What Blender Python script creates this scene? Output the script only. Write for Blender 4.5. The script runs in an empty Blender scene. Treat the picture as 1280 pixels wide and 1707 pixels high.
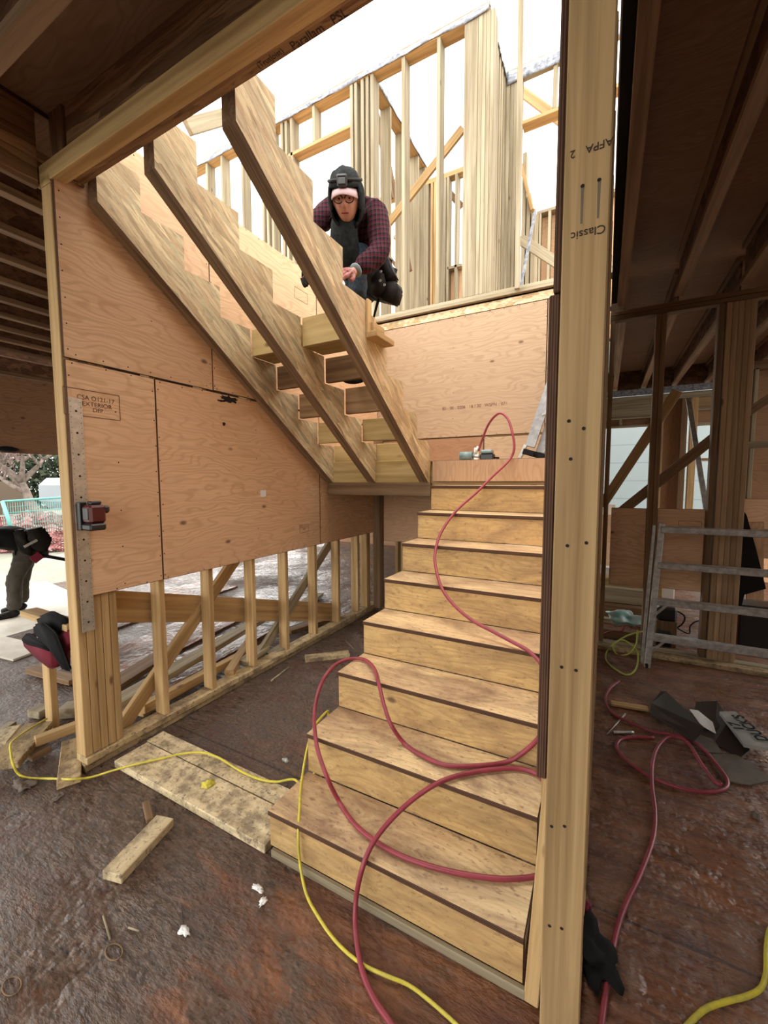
import bpy, bmesh, math, random
from mathutils import Matrix, Vector, noise as mn
random.seed(7)
D = bpy.data
SC = bpy.context.scene
COL = SC.collection
V = Vector

# ------------------------------------------------------------------ camera, sky, exposure
cam_d = D.cameras.new('camera')
cam = D.objects.new('camera', cam_d)
COL.objects.link(cam)
cam.matrix_world = Matrix([[0.881187,-0.033986,0.471545,0.190313],[0.472760,0.069238,-0.878467,-1.200375],[-0.002794,0.997021,0.077079,1.561627],[0,0,0,1]])
cam_d.sensor_fit = 'HORIZONTAL'
cam_d.sensor_width = 36.0
cam_d.lens = 36.0 * 686.006 / 1280.0
cam_d.clip_start = 0.02
cam_d.clip_end = 300
SC.camera = cam
world = D.worlds.new('overcast_sky')
SC.world = world
world.use_nodes = True
wn = world.node_tree.nodes
wn['Background'].inputs[0].default_value = (1.0, 0.975, 0.925, 1)
wn['Background'].inputs[1].default_value = 2.7
sun_d = D.lights.new('sun', 'SUN')
sun = D.objects.new('sun', sun_d)
COL.objects.link(sun)
sun_d.energy = 1.6
sun_d.angle = math.radians(40)
sun_d.color = (1.0, 0.96, 0.88)
sun.rotation_euler = (math.radians(16), math.radians(-10), 0)
SC.view_settings.view_transform = 'Standard'
SC.view_settings.look = 'None'
SC.view_settings.gamma = 1
SC.view_settings.exposure = 0.60

# ------------------------------------------------------------------ materials
class NT:
    def __init__(s, name):
        s.m = D.materials.new(name)
        s.m.use_nodes = True
        s.t = s.m.node_tree
        s.b = s.t.nodes['Principled BSDF']
    def n(s, k, **kw):
        o = s.t.nodes.new(k)
        for a, v in kw.items():
            setattr(o, a, v)
        return o
    def l(s, a, b):
        s.t.links.new(a, b)
    def coord(s, scale=(1, 1, 1), rnd=True, kind='Object'):
        c = s.n('ShaderNodeTexCoord')
        out = c.outputs[kind]
        if rnd:
            oi = s.n('ShaderNodeObjectInfo')
            mu = s.n('ShaderNodeVectorMath', operation='SCALE')
            cb = s.n('ShaderNodeCombineXYZ')
            for i, k in enumerate((17.0, 31.0, 5.0)):
                q = s.n('ShaderNodeMath', operation='MULTIPLY')
                s.l(oi.outputs['Random'], q.inputs[0])
                q.inputs[1].default_value = k
                s.l(q.outputs[0], cb.inputs[i])
            ad = s.n('ShaderNodeVectorMath', operation='ADD')
            s.l(out, ad.inputs[0])
            s.l(cb.outputs[0], ad.inputs[1])
            out = ad.outputs[0]
        mp = s.n('ShaderNodeMapping')
        mp.inputs['Scale'].default_value = scale
        s.l(out, mp.inputs[0])
        return mp.outputs[0]
    def noise(s, vec, scale=1, detail=4, rough=.55, dist=0):
        o = s.n('ShaderNodeTexNoise')
        s.l(vec, o.inputs['Vector'])
        o.inputs['Scale'].default_value = scale
        o.inputs['Detail'].default_value = detail
        o.inputs['Roughness'].default_value = rough
        o.inputs['Distortion'].default_value = dist
        return o.outputs['Fac']
    def ramp(s, fac, stops):
        o = s.n('ShaderNodeValToRGB')
        e = o.color_ramp.elements
        while len(e) < len(stops):
            e.new(.5)
        for k, (p, c) in zip(e, stops):
            k.position = p
            k.color = (c, c, c, 1) if isinstance(c, (int, float)) else tuple(c) + (1,)
        s.l(fac, o.inputs[0])
        return o.outputs[0]
    def mix(s, f, a, b, mode='MIX'):
        o = s.n('ShaderNodeMix', data_type='RGBA', blend_type=mode)
        for sock, v in ((o.inputs[0], f), (o.inputs[6], a), (o.inputs[7], b)):
            if isinstance(v, (int, float)):
                sock.default_value = v
            elif isinstance(v, (tuple, list)):
                sock.default_value = tuple(v) + (1,)
            else:
                s.l(v, sock)
        return o.outputs[2]
    def math(s, op, a, b=0.0):
        o = s.n('ShaderNodeMath', operation=op)
        for sock, v in ((o.inputs[0], a), (o.inputs[1], b)):
            if isinstance(v, (int, float)):
                sock.default_value = v
            else:
                s.l(v, sock)
        return o.outputs[0]
    def vary(s, col, amt, sat=0):
        oi = s.n('ShaderNodeObjectInfo')
        mr = s.n('ShaderNodeMapRange')
        mr.inputs[3].default_value = 1 - amt
        mr.inputs[4].default_value = 1 + amt
        s.l(oi.outputs['Random'], mr.inputs[0])
        h = s.n('ShaderNodeHueSaturation')
        s.l(mr.outputs[0], h.inputs['Value'])
        s.l(col, h.inputs['Color'])
        return h.outputs[0]
    def bump(s, h, strength=.3, dist=.004):
        o = s.n('ShaderNodeBump')
        o.inputs['Strength'].default_value = strength
        o.inputs['Distance'].default_value = dist
        s.l(h, o.inputs['Height'])
        s.l(o.outputs[0], s.b.inputs['Normal'])
    def done(s, col, rough=.7, metal=0, spec=.3):
        if isinstance(col, (tuple, list)):
            s.b.inputs['Base Color'].default_value = tuple(col) + (1,)
        else:
            s.l(col, s.b.inputs['Base Color'])
        if isinstance(rough, (int, float)):
            s.b.inputs['Roughness'].default_value = rough
        else:
            s.l(rough, s.b.inputs['Roughness'])
        s.b.inputs['Metallic'].default_value = metal
        s.b.inputs['Specular IOR Level'].default_value = spec
        return s.m

def lumber(name, a, b, var=.13, dirt=0.0, rough=.72, knot=.10, grain=(1.1, 26, 26), dirtcol=(.09, .06, .045)):
    t = NT(name)
    kc = t.coord((2.6, 7, 7))
    vo = t.n('ShaderNodeTexVoronoi')
    t.l(kc, vo.inputs['Vector'])
    vo.inputs['Scale'].default_value = 1
    kd = vo.outputs['Distance']
    gate = t.ramp(t.n('ShaderNodeSeparateColor').outputs[0], [(.6, 0), (.62, 1)])
    sep = t.t.nodes[-2] if False else None
    sc_ = t.n('ShaderNodeSeparateColor')
    t.l(vo.outputs['Color'], sc_.inputs[0])
    gate = t.math('GREATER_THAN', sc_.outputs[0], .62)
    g = t.noise(t.coord(grain), 1, 6, .6, .35)
    g2 = t.noise(t.coord((.5, 5, 5)), 1, 2)
    col = t.mix(t.ramp(g, [(.36, 0), (.62, 1)]), tuple(c * .86 for c in b), a)
    col = t.mix(t.math('MULTIPLY', t.ramp(g2, [(.35, 1), (.7, 0)]), .35), col, tuple(c * .72 for c in b))
    kf = t.math('MULTIPLY', t.ramp(kd, [(knot * .5, 1), (knot, 0)]), gate)
    col = t.mix(t.math('MULTIPLY', kf, .85), col, (.12, .055, .025))
    if dirt:
        dn = t.noise(t.coord((9, 9, 9)), 1, 7, .7)
        col = t.mix(t.math('MULTIPLY', t.ramp(dn, [(.45, 0), (.62, 1)]), dirt), col, dirtcol)
        dn2 = t.noise(t.coord((45, 45, 45)), 1, 4, .7)
        col = t.mix(t.math('MULTIPLY', t.ramp(dn2, [(.56, 0), (.64, 1)]), dirt), col, dirtcol)
    col = t.vary(col, var)
    t.bump(g, .25, .002)
    return t.done(col, rough)

def plyface(name, a, b, var=.07, dirt=0.0, rough=.62, pink=None, knots=True, swirl=1.0, dirtcol=(.12, .06, .045)):
    t = NT(name)
    base = t.coord((1, 1, 1))
    n1 = t.noise(base, 2.2, 3, .5)
    n1s = t.math('MULTIPLY', n1, .55 * swirl)
    mp = t.coord((.55, 3.2, 3.2))
    sx = t.n('ShaderNodeSeparateXYZ')
    t.l(mp, sx.inputs[0])
    n3 = t.noise(t.coord((1.6, 6, 6)), 1, 2, .5)
    ph = t.math('ADD', t.math('MULTIPLY', sx.outputs[1], 1.0), t.math('ADD', t.math('MULTIPLY', n3, 1.6), n1s))
    w = t.math('SINE', t.math('MULTIPLY', ph, 46.0))
    w = t.math('ADD', t.math('MULTIPLY', w, .5), .5)
    fine = t.noise(t.coord((3, 90, 90)), 1, 3, .6)
    col = t.mix(t.math('MULTIPLY', t.ramp(w, [(.5, 0), (1, 1)]), .55), a, b)
    col = t.mix(t.math('MULTIPLY', t.ramp(fine, [(.4, 0), (.65, 1)]), .45), col, b)
    big = t.noise(t.coord((.9, 1.8, 1.8)), 1, 3, .6)
    col = t.mix(t.math('MULTIPLY', t.ramp(big, [(.35, 0), (.7, 1)]), .6), col, pink or b)
    if knots:
        vo = t.n('ShaderNodeTexVoronoi')
        t.l(t.coord((3.0, 5.4, 5.4)), vo.inputs['Vector'])
        vo.inputs['Scale'].default_value = 1
        sc_ = t.n('ShaderNodeSeparateColor')
        t.l(vo.outputs['Color'], sc_.inputs[0])
        gate = t.math('GREATER_THAN', sc_.outputs[0], .35)
        kf = t.math('MULTIPLY', t.ramp(vo.outputs['Distance'], [(.04, 1), (.10, 0)]), gate)
        col = t.mix(t.math('MULTIPLY', kf, .8), col, (.10, .045, .03))
    if dirt:
        dn = t.noise(t.coord((2.2, 5, 5)), 1, 8, .72, .5)
        col = t.mix(t.math('MULTIPLY', t.ramp(dn, [(.42, 0), (.66, 1)]), dirt), col, dirtcol)
        dn2 = t.noise(t.coord((30, 60, 60)), 1, 4, .7)
        col = t.mix(t.math('MULTIPLY', t.ramp(dn2, [(.56, 0), (.66, 1)]), dirt * .8), col, dirtcol)
    col = t.vary(col, var)
    t.bump(fine, .2, .0015)
    return t.done(col, rough)

def strand(name, a, b, c, dark, scale=(5, 60, 60), var=.05, rough=.7):
    t = NT(name)
    vo = t.n('ShaderNodeTexVoronoi')
    wob = t.noise(t.coord((3, 3, 3)), 1, 2)
    mp = t.n('ShaderNodeMapping')
    ad = t.n('ShaderNodeVectorMath', operation='ADD')
    cb = t.n('ShaderNodeCombineXYZ')
    t.l(t.math('MULTIPLY', wob, .05), cb.inputs[1])
    t.l(t.coord((1, 1, 1)), ad.inputs[0])
    t.l(cb.outputs[0], ad.inputs[1])
    t.l(ad.outputs[0], mp.inputs[0])
    mp.inputs['Scale'].default_value = scale
    t.l(mp.outputs[0], vo.inputs['Vector'])
    vo.inputs['Scale'].default_value = 1
    sc_ = t.n('ShaderNodeSeparateColor')
    t.l(vo.outputs['Color'], sc_.inputs[0])
    col = t.ramp(sc_.outputs[0], [(0, a), (.5, b), (1, c)])
    mp2 = t.n('ShaderNodeMapping')
    t.l(ad.outputs[0], mp2.inputs[0])
    mp2.inputs['Rotation'].default_value = (0, 0, .30)
    mp2.inputs['Scale'].default_value = (scale[0] * .8, scale[1] * .5, scale[2] * .5)
    vo2 = t.n('ShaderNodeTexVoronoi')
    t.l(mp2.outputs[0], vo2.inputs['Vector'])
    vo2.inputs['Scale'].default_value = 1
    sc2 = t.n('ShaderNodeSeparateColor')
    t.l(vo2.outputs['Color'], sc2.inputs[0])
    col2 = t.ramp(sc2.outputs[0], [(0, tuple(q * .72 for q in a)), (.5, c), (1, tuple(min(q * 1.25, .85) for q in b))])
    col = t.mix(t.math('GREATER_THAN', sc2.outputs[1], .45), col, col2)
    fine = t.noise(mp.outputs[0], 1.6, 5, .7, .6)
    col = t.mix(t.math('MULTIPLY', t.ramp(fine, [(.50, 0), (.66, 1)]), .75), col, dark)
    col = t.vary(col, var)
    t.bump(fine, .5, .003)
    return t.done(col, rough)

def layered(name, a, b, freq=1100):
    t = NT(name)
    sx = t.n('ShaderNodeSeparateXYZ')
    t.l(t.coord((1, 1, 1), rnd=False), sx.inputs[0])
    w = t.math('SINE', t.math('MULTIPLY', sx.outputs[2], freq))
    nz = t.noise(t.coord((9, 9, 120)), 1, 4)
    col = t.mix(t.math('ADD', t.math('MULTIPLY', w, .35), t.math('MULTIPLY', nz, .9)), a, b)
    return t.done(col, .8)

def plain(name, c, rough=.5, metal=0, var=0, bumpy=0, spec=.4, c2=None, sc=8):
    t = NT(name)
    col = c
    if c2 or bumpy:
        nz = t.noise(t.coord((1, 1, 1)), sc, 5, .6)
        if c2:
            col = t.mix(t.ramp(nz, [(.35, 0), (.65, 1)]), c, c2)
        if bumpy:
            t.bump(nz, bumpy, .01)
    return t.done(col, rough, metal, spec)

M = {}
M['lumber'] = lumber('spruce_lumber', (.62, .43, .205), (.44, .27, .115))
M['lumber_pale'] = lumber('pale_spruce_lumber', (.44, .385, .27), (.29, .235, .145), var=.10)
M['lumber_post'] = lumber('post_lumber', (.52, .36, .175), (.30, .19, .085), var=.04, knot=.07, grain=(.7, 26, 26))
M['lumber_dim'] = lumber('brown_stud_lumber', (.50, .35, .20), (.36, .23, .12))
M['lumber_dark'] = lumber('dark_lumber', (.29, .185, .10), (.18, .105, .052))  # darker brown than the spruce lumber
M['lumber_dirty'] = lumber('muddy_lumber', (.60, .46, .26), (.44, .31, .15), dirt=.75, knot=.06)
M['lumber_bright'] = lumber('wet_pale_board', (.74, .62, .40), (.62, .48, .27), dirt=.7, knot=.05)
M['block'] = lumber('yellow_block_lumber', (.58, .42, .19), (.42, .28, .10), knot=.16, grain=(1, 14, 14))
M['block_dark'] = lumber('brown_block_lumber', (.36, .22, .10), (.20, .10, .045), knot=.12, grain=(.9, 20, 20))
M['ply'] = plyface('fir_plywood', (.74, .50, .30), (.50, .29, .155), pink=(.68, .41, .245))
M['ply_back'] = plyface('fir_plywood_toned_down', (.46, .335, .215), (.31, .205, .12), pink=(.42, .28, .18))  # fir plywood copy, colour lowered to offset strong sky light on the back wall
M['ply_dark'] = plyface('fir_plywood_dark', (.34, .19, .10), (.20, .10, .055), pink=(.42, .24, .14))  # darker brown version of the fir plywood
M['ply_pink'] = plyface('vertical_grain_plywood', (.50, .32, .19), (.36, .21, .12), knots=False, swirl=.2)
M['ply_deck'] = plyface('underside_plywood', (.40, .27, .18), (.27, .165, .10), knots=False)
M['riser'] = plyface('riser_plywood', (.62, .43, .185), (.42, .26, .105), pink=(.54, .34, .15), var=.13, dirt=.5, swirl=.5)
M['tread'] = plyface('tread_plywood', (.86, .67, .38), (.60, .40, .20), pink=(.60, .38, .22), var=.05, dirt=.85, rough=.36, dirtcol=(.22, .125, .085), knots=False, swirl=.4)
M['edge'] = layered('plywood_edge', (.03, .015, .010), (.15, .075, .042))
M['edge_pale'] = layered('pale_plywood_edge', (.30, .17, .09), (.52, .36, .22))
M['lsl'] = strand('strand_lumber_face', (.46, .38, .225), (.60, .48, .29), (.52, .36, .20), (.20, .13, .07), scale=(7, 75, 75))
M['lsl_edge'] = lumber('strand_lumber_edge', (.27, .17, .10), (.15, .085, .05), var=.05, grain=(3, 60, 60), knot=.0)
M['osb'] = strand('strand_board', (.62, .50, .30), (.70, .56, .38), (.48, .33, .17), (.26, .15, .06), scale=(14, 40, 40))
M['psl'] = strand('parallel_strand_beam', (.32, .20, .11), (.42, .27, .15), (.24, .14, .08), (.09, .045, .025), scale=(2.2, 55, 55))
M['web'] = strand('joist_web', (.16, .08, .045), (.21, .11, .06), (.12, .06, .035), (.05, .02, .012), scale=(12, 30, 30))
M['flange'] = lumber('joist_flange', (.38, .25, .155), (.24, .15, .09), knot=0)
M['galv'] = plain('galvanised_steel', (.46, .47, .45), .42, .75, c2=(.62, .62, .58), sc=30)
M['alu'] = plain('scuffed_aluminium', (.52, .52, .49), .45, .5, c2=(.30, .29, .27), sc=22)
M['hole'] = plain('dark_hole', (.02, .012, .01), .9)
M['ink'] = plain('black_ink', (.05, .032, .025), .9)
M['ink_red'] = plain('brown_ink', (.16, .075, .05), .9)
M['black'] = plain('black_rubber', (.012, .012, .013), .85, bumpy=.2, spec=.15)
M['black_gloss'] = plain('black_plastic', (.02, .02, .022), .3)
M['red'] = plain('red_plastic', (.09, .014, .014), .35)
M['glove_red'] = plain('red_grey_glove', (.30, .03, .035), .7, c2=(.34, .20, .16), sc=18)
M['bag_red'] = plain('wine_red_canvas', (.17, .012, .028), .85, bumpy=.3)
M['hose'] = plain('red_air_hose', (.31, .045, .065), .4, c2=(.22, .035, .05), sc=14)
M['hose_dark'] = plain('dark_air_hose', (.10, .025, .025), .4)
M['cord'] = plain('yellow_cord', (.68, .58, .05), .42, c2=(.50, .44, .08), sc=40)
M['cord_green'] = plain('lime_cord', (.42, .48, .08), .4)
M['white'] = plain('white_paint', (.80, .80, .79), .45)
M['film'] = plain('plastic_film', (.36, .39, .44), .16, c2=(.13, .15, .20), bumpy=.9, sc=26, spec=.6)
M['teal'] = plain('teal_plastic', (.20, .48, .46), .3, c2=(.55, .66, .66), sc=12, bumpy=.6)
M['mud'] = plain('dried_mud', (.11, .085, .07), .8, bumpy=.8, c2=(.17, .13, .10), sc=40)
M['card_dark'] = plain('wet_dark_board', (.030, .022, .018), .35, bumpy=.15)
M['card'] = plain('damp_cardboard', (.15, .125, .095), .65, c2=(.09, .075, .06), sc=14)
M['skin'] = plain('skin', (.56, .30, .22), .5, c2=(.50, .25, .18), sc=30)
M['denim'] = plain('dark_denim', (.025, .036, .052), .85, c2=(.05, .064, .082), sc=60, bumpy=.3, spec=.12)
M['khaki'] = plain('brown_work_trousers', (.085, .075, .060), .9, c2=(.06, .052, .04), sc=12, bumpy=.4, spec=.12)
M['hood'] = plain('charcoal_hood', (.010, .012, .012), .9, c2=(.022, .025, .025), sc=40, bumpy=.4, spec=.12)
M['leather'] = plain('dark_leather', (.010, .009, .008), .6, c2=(.022, .018, .015), sc=20, bumpy=.4, spec=.12)
M['pink'] = plain('pale_pink_cap', (.52, .36, .37), .8)
M['lens'] = plain('clear_lens', (.20, .15, .14), .1)
M['cuff'] = plain('grey_cuff', (.17, .20, .21), .9)

def floor_mat():
    t = NT('muddy_wet_subfloor')
    P = t.coord((1, 1, 1), rnd=False)
    big = t.noise(P, 1.0, 5, .6, .6)
    mid = t.noise(t.coord((2.0, 5.0, 3), rnd=False), 1.2, 6, .65, .8)
    st = t.n('ShaderNodeMapping')
    st.inputs['Rotation'].default_value = (0, 0, .9)
    st.inputs['Scale'].default_value = (2.2, 13, 1)
    t.l(P, st.inputs[0])
    streak = t.noise(st.outputs[0], 1, 6, .7, .4)
    an = t.n('ShaderNodeMapping')
    an.inputs['Rotation'].default_value = (0, 0, .9)
    an.inputs['Scale'].default_value = (13, 42, 1)
    t.l(P, an.inputs[0])
    fine = t.noise(an.outputs[0], 1, 7, .75, .5)
    vf = t.noise(an.outputs[0], 3.2, 3, .7)
    wood = t.mix(t.ramp(streak, [(.3, 0), (.7, 1)]), (.055, .020, .014), (.31, .135, .065))
    mud = t.mix(t.ramp(t.math('ADD', t.math('MULTIPLY', fine, .6), t.math('MULTIPLY', vf, .4)), [(.38, 0), (.66, 1)]), (.016, .009, .007), (.21, .135, .095))
    sx0 = t.n('ShaderNodeSeparateXYZ')
    t.l(P, sx0.inputs[0])
    gx = t.math('MULTIPLY', t.math('ADD', sx0.outputs[0], .35), -.40)
    lum = t.math('ADD', t.math('MULTIPLY', mid, 1.0), t.math('MULTIPLY', gx, .45))
    cov = t.ramp(t.math('ADD', lum, t.math('MULTIPLY', t.math('SUBTRACT', fine, .5), .5)), [(.49, 0), (.62, 1)])
    col = t.mix(cov, wood, mud)
    red = t.ramp(t.noise(P, 2.3, 4, .6), [(.52, 0), (.72, 1)])
    col = t.mix(t.math('MULTIPLY', red, .5), col, (.11, .028, .026))
    # joints between the subfloor sheets
    def seam(axis, pitch, off, wdt):
        v = t.math('ADD', sx0.outputs[axis], off)
        v = t.math('DIVIDE', v, pitch)
        fr = t.math('SUBTRACT', v, t.math('FLOOR', v))
        return t.math('LESS_THAN', fr, wdt / pitch)
    s1 = seam(1, 1.22, -.385 + 12.2, .012)
    s2 = seam(0, 2.44, 1.9 + 24.4, .010)
    col = t.mix(t.math('MULTIPLY', t.math('MAXIMUM', s1, t.math('MULTIPLY', s2, .4)), .7), col, (.02, .012, .01))
    m7 = t.noise(P, 7.5, 5, .65, .5)
    h = t.math('ADD', t.math('MULTIPLY', fine, 1.0), t.math('MULTIPLY', vf, .4))
    h = t.math('ADD', h, t.math('MULTIPLY', streak, .8))
    h = t.math('ADD', h, t.math('MULTIPLY', m7, 1.6))
    h = t.math('ADD', h, t.math('MULTIPLY', t.noise(an.outputs[0], 1.7, 3, .6), 1.2))
    h = t.math('MULTIPLY', h, t.ramp(t.noise(P, 1.9, 5, .65), [(.38, .15), (.60, 1)]))
    t.bump(h, .7, .018)
    wet = t.ramp(t.math('ADD', t.math('MULTIPLY', big, .5), t.math('MULTIPLY', fine, .5)), [(.45, .16), (.57, .85)])
    return t.done(col, wet, 0, .45)
M['floor'] = floor_mat()

def ground_mat():
    t = NT('wet_ground')
    P = t.coord((1, 1, 1), rnd=False)
    a = t.noise(P, .6, 8, .65)
    b = t.noise(P, 6, 6, .7)
    col = t.mix(t.ramp(a, [(.35, 0), (.65, 1)]), (.26, .25, .235), (.18, .21, .15))
    col = t.mix(t.math('MULTIPLY', t.ramp(b, [(.45, 0), (.7, 1)]), .6), col, (.16, .14, .125))
    t.bump(b, .5, .03)
    return t.done(col, .6)
M['ground'] = ground_mat()

def plaid_mat():
    t = NT('red_black_plaid')
    P = t.coord((1, 1, 1), rnd=False)
    sx = t.n('ShaderNodeSeparateXYZ')
    t.l(P, sx.inputs[0])
    def band(s, f, thr, ph=0.0):
        return t.math('GREATER_THAN', t.math('SINE', t.math('ADD', t.math('MULTIPLY', s, f * 1.7), ph)), thr)
    u = t.math('ADD', sx.outputs[0], t.math('MULTIPLY', sx.outputs[1], .8))
    v = t.math('ADD', sx.outputs[2], t.math('MULTIPLY', sx.outputs[1], -.3))
    r = t.math('ADD', t.math('MULTIPLY', band(u, 120, .1), .5), t.math('MULTIPLY', band(v, 120, .1), .5))
    col = t.mix(r, (.009, .008, .011), (.075, .012, .020))
    wl = t.math('MAXIMUM', band(u, 120, .975, 1.6), band(v, 120, .975, 1.6))
    col = t.mix(t.math('MULTIPLY', wl, .2), col, (.22, .18, .20))
    t.bump(t.noise(P, 30, 4), .4, .006)
    return t.done(col, .9, 0, .1)
M['plaid'] = plaid_mat()

def siding_mat():
    t = NT('pale_blue_siding')
    sx = t.n('ShaderNodeSeparateXYZ')
    t.l(t.coord((1, 1, 1), rnd=False), sx.inputs[0])
    fr = t.math('FRACT', t.math('MULTIPLY', sx.outputs[1], 2.2))
    col = t.mix(t.math('LESS_THAN', fr, .05), (.24, .285, .30), (.17, .21, .225))
    return t.done(col, .6)
M['siding'] = siding_mat()

def foliage(name, a, b):
    t = NT(name)
    nz = t.noise(t.coord((1, 1, 1), rnd=False), 5, 6, .7)
    return t.done(t.mix(t.ramp(nz, [(.4, 0), (.6, 1)]), a, b), .9)
M['hedge'] = foliage('dark_hedge', (.018, .028, .016), (.07, .085, .05))
M['bark'] = foliage('grey_bark', (.13, .10, .085), (.24, .19, .165))
M['blossom'] = foliage('pink_blossom', (.30, .16, .17), (.34, .29, .25))
M['mesh_red'] = foliage('red_snow_fence', (.32, .10, .10), (.38, .22, .21))
M['fence_teal'] = plain('teal_painted_steel', (.12, .34, .32), .5)
M['fence_brown'] = plain('brown_fence_boards', (.12, .085, .06), .8)
M['house_white'] = plain('white_trailer_skin', (.34, .38, .42), .5)

# ------------------------------------------------------------------ object helpers
MW = {}
def reg(o, mw, parent=None):
    COL.objects.link(o)
    if parent is not None:
        o.parent = parent
        o.matrix_parent_inverse = MW[parent].inverted()
    o.matrix_basis = mw
    MW[o] = mw
    return o
def tag(o, label=None, cat=None, group=None, kind=None):
    if label: o['label'] = label
    if cat: o['category'] = cat
    if group: o['group'] = group
    if kind: o['kind'] = kind
    return o
def thing(name, loc, label, cat, group=None):
    o = D.objects.new(name, None)
    o.empty_display_size = .05
    reg(o, Matrix.Translation(V(loc)))
    return tag(o, label, cat, group)
def struct(name, label=None, loc=(0, 0, 0)):
    o = D.objects.new(name, None)
    o.empty_display_size = .05
    reg(o, Matrix.Translation(V(loc)))
    o['kind'] = 'structure'
    if label: o['label'] = label
    return o
def mobj(name, bm, mats, mw=Matrix(), parent=None, smooth=False):
    me = D.meshes.new(name)
    if smooth:
        for f in bm.faces: f.smooth = True
    bm.normal_update()
    bm.to_mesh(me)
    bm.free()
    for m in (mats if isinstance(mats, (list, tuple)) else [mats]):
        me.materials.append(M[m] if isinstance(m, str) else m)
    return reg(D.objects.new(name, me), mw, parent)
def boxbm(sx, sy, sz, bev=.003):
    bm = bmesh.new()
    bmesh.ops.create_cube(bm, size=1, matrix=Matrix.Diagonal((sx, sy, sz, 1)))
    if bev:
        bmesh.ops.bevel(bm, geom=bm.edges[:], offset=min(bev, sz * .3, sx * .3, sy * .3), segments=1, affect='EDGES')
    return bm
def dots(bm, pts, r=.0042, mat=2):
    for x, y, z in pts:
        n0 = len(bm.faces)
        s = 1 if z > 0 else -1
        vs = [bm.verts.new((x + r * math.cos(a * math.pi / 3), y + s * r * math.sin(a * math.pi / 3), z + s * .0012)) for a in range(6)]
        f = bm.faces.new(vs)
        f.material_index = mat
def frame(g, n):
    X = [V((1, 0, 0)), V((0, 1, 0)), V((0, 0, 1))][g]
    Z = [V((1, 0, 0)), V((0, 1, 0)), V((0, 0, 1))][n]
    Y = Z.cross(X)
    return Matrix((X, Y, Z)).transposed().to_4x4()
def BX(name, x, y, z, mat, parent=None, g=None, n=None, bev=.003, nails=None, edge='edge', rot=None, nail_both=False):
    x, y, z = sorted(x), sorted(y), sorted(z)
    d = [x[1] - x[0], y[1] - y[0], z[1] - z[0]]
    if n is None: n = d.index(min(d))
    if g is None:
        g = max([i for i in range(3) if i != n], key=lambda i: d[i])
    h = 3 - g - n
    c = V(((x[0] + x[1]) / 2, (y[0] + y[1]) / 2, (z[0] + z[1]) / 2))
    bm = boxbm(d[g], d[h], d[n], bev)
    mats = [mat]
    isply = mat.startswith('ply') or mat in ('tread', 'riser', 'osb')
    if isply:
        mats = [mat, edge, 'hole']
        for f in bm.faces:
            f.normal_update()
            if abs(f.normal.z) < .8: f.material_index = 1
        if nails is not None:
            L, W, T = d[g] / 2, d[h] / 2, d[n] / 2
            pts = []
            for s in (1, -1):
                for (ax, pos) in nails:
                    step = .15 if abs(pos) > .001 else .25
                    lim = (W if ax == 0 else L) - .03
                    q = -lim
                    while q <= lim:
                        j = random.uniform(-.004, .004)
                        if ax == 0: pts.append((pos * (L - .012) + j, q, s * T))
                        else: pts.append((q, pos * (W - .012) + j, s * T))
                        q += step * random.uniform(.8, 1.15)
            dots(bm, pts)
    mw = Matrix.Translation(c) @ frame(g, n)
    if rot is not None:
        mw = Matrix.Translation(c) @ rot @ Matrix.Translation(-c) @ mw
    return mobj(name, bm, mats, mw, parent)
PERIM = [(0, 1), (0, -1), (1, 1), (1, -1), (0, 0)]
def bd(name, p0, p1, w, t, mat, parent=None, up=(0, 0, 1), bev=.003, nails=None):
    """board from centre p0 to centre p1; w measured across 'up'-ish side, t the thin side"""
    p0, p1 = V(p0), V(p1)
    X = (p1 - p0)
    L = X.length
    X.normalize()
    Y = V(up) - V(up).dot(X) * X
    Y.normalize()
    Z = X.cross(Y)
    bm = boxbm(L, w, t, bev)
    mats = [mat]
    if mat.startswith('ply') or mat in ('tread', 'riser', 'osb'):
        mats = [mat, 'edge']
        for f in bm.faces:
            f.normal_update()
            if abs(f.normal.z) < .8: f.material_index = 1
    mw = Matrix((X, Y, Z)).transposed().to_4x4()
    mw.translation = (p0 + p1) / 2
    return mobj(name, bm, mats, mw, parent)
def flat(name, p0, p1, w, t, mat, parent=None, bev=.003):
    """board lying on its wide face between p0 and p1 (centre line)"""
    X = (V(p1) - V(p0)).normalized()
    side = V((0, 0, 1)).cross(X)
    return bd(name, p0, p1, w, t, mat, parent, up=side, bev=bev)
def prism(name, pts2, axis, a0, a1, mats, parent=None, capmat=0, sidemat=1, origin=None):
    """polygon in the plane normal to axis (x: (y,z), y: (x,z), z: (x,y)), from a0 to a1; local X follows grain dir"""
    bm = bmesh.new()
    def P(u, v, a):
        return {0: (a, u, v), 1: (u, a, v), 2: (u, v, a)}[axis]
    c = V(P(sum(p[0] for p in pts2) / len(pts2), sum(p[1] for p in pts2) / len(pts2), (a0 + a1) / 2))
    A = [bm.verts.new(V(P(u, v, a0)) - c) for u, v in pts2]
    B = [bm.verts.new(V(P(u, v, a1)) - c) for u, v in pts2]
    f0 = bm.faces.new(A)
    f1 = bm.faces.new(B[::-1])
    f0.material_index = f1.material_index = capmat
    k = len(A)
    for i in range(k):
        f = bm.faces.new((A[i], B[i], B[(i + 1) % k], A[(i + 1) % k]))
        f.material_index = sidemat
    bmesh.ops.recalc_face_normals(bm, faces=bm.faces[:])
    return bm, c
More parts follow.
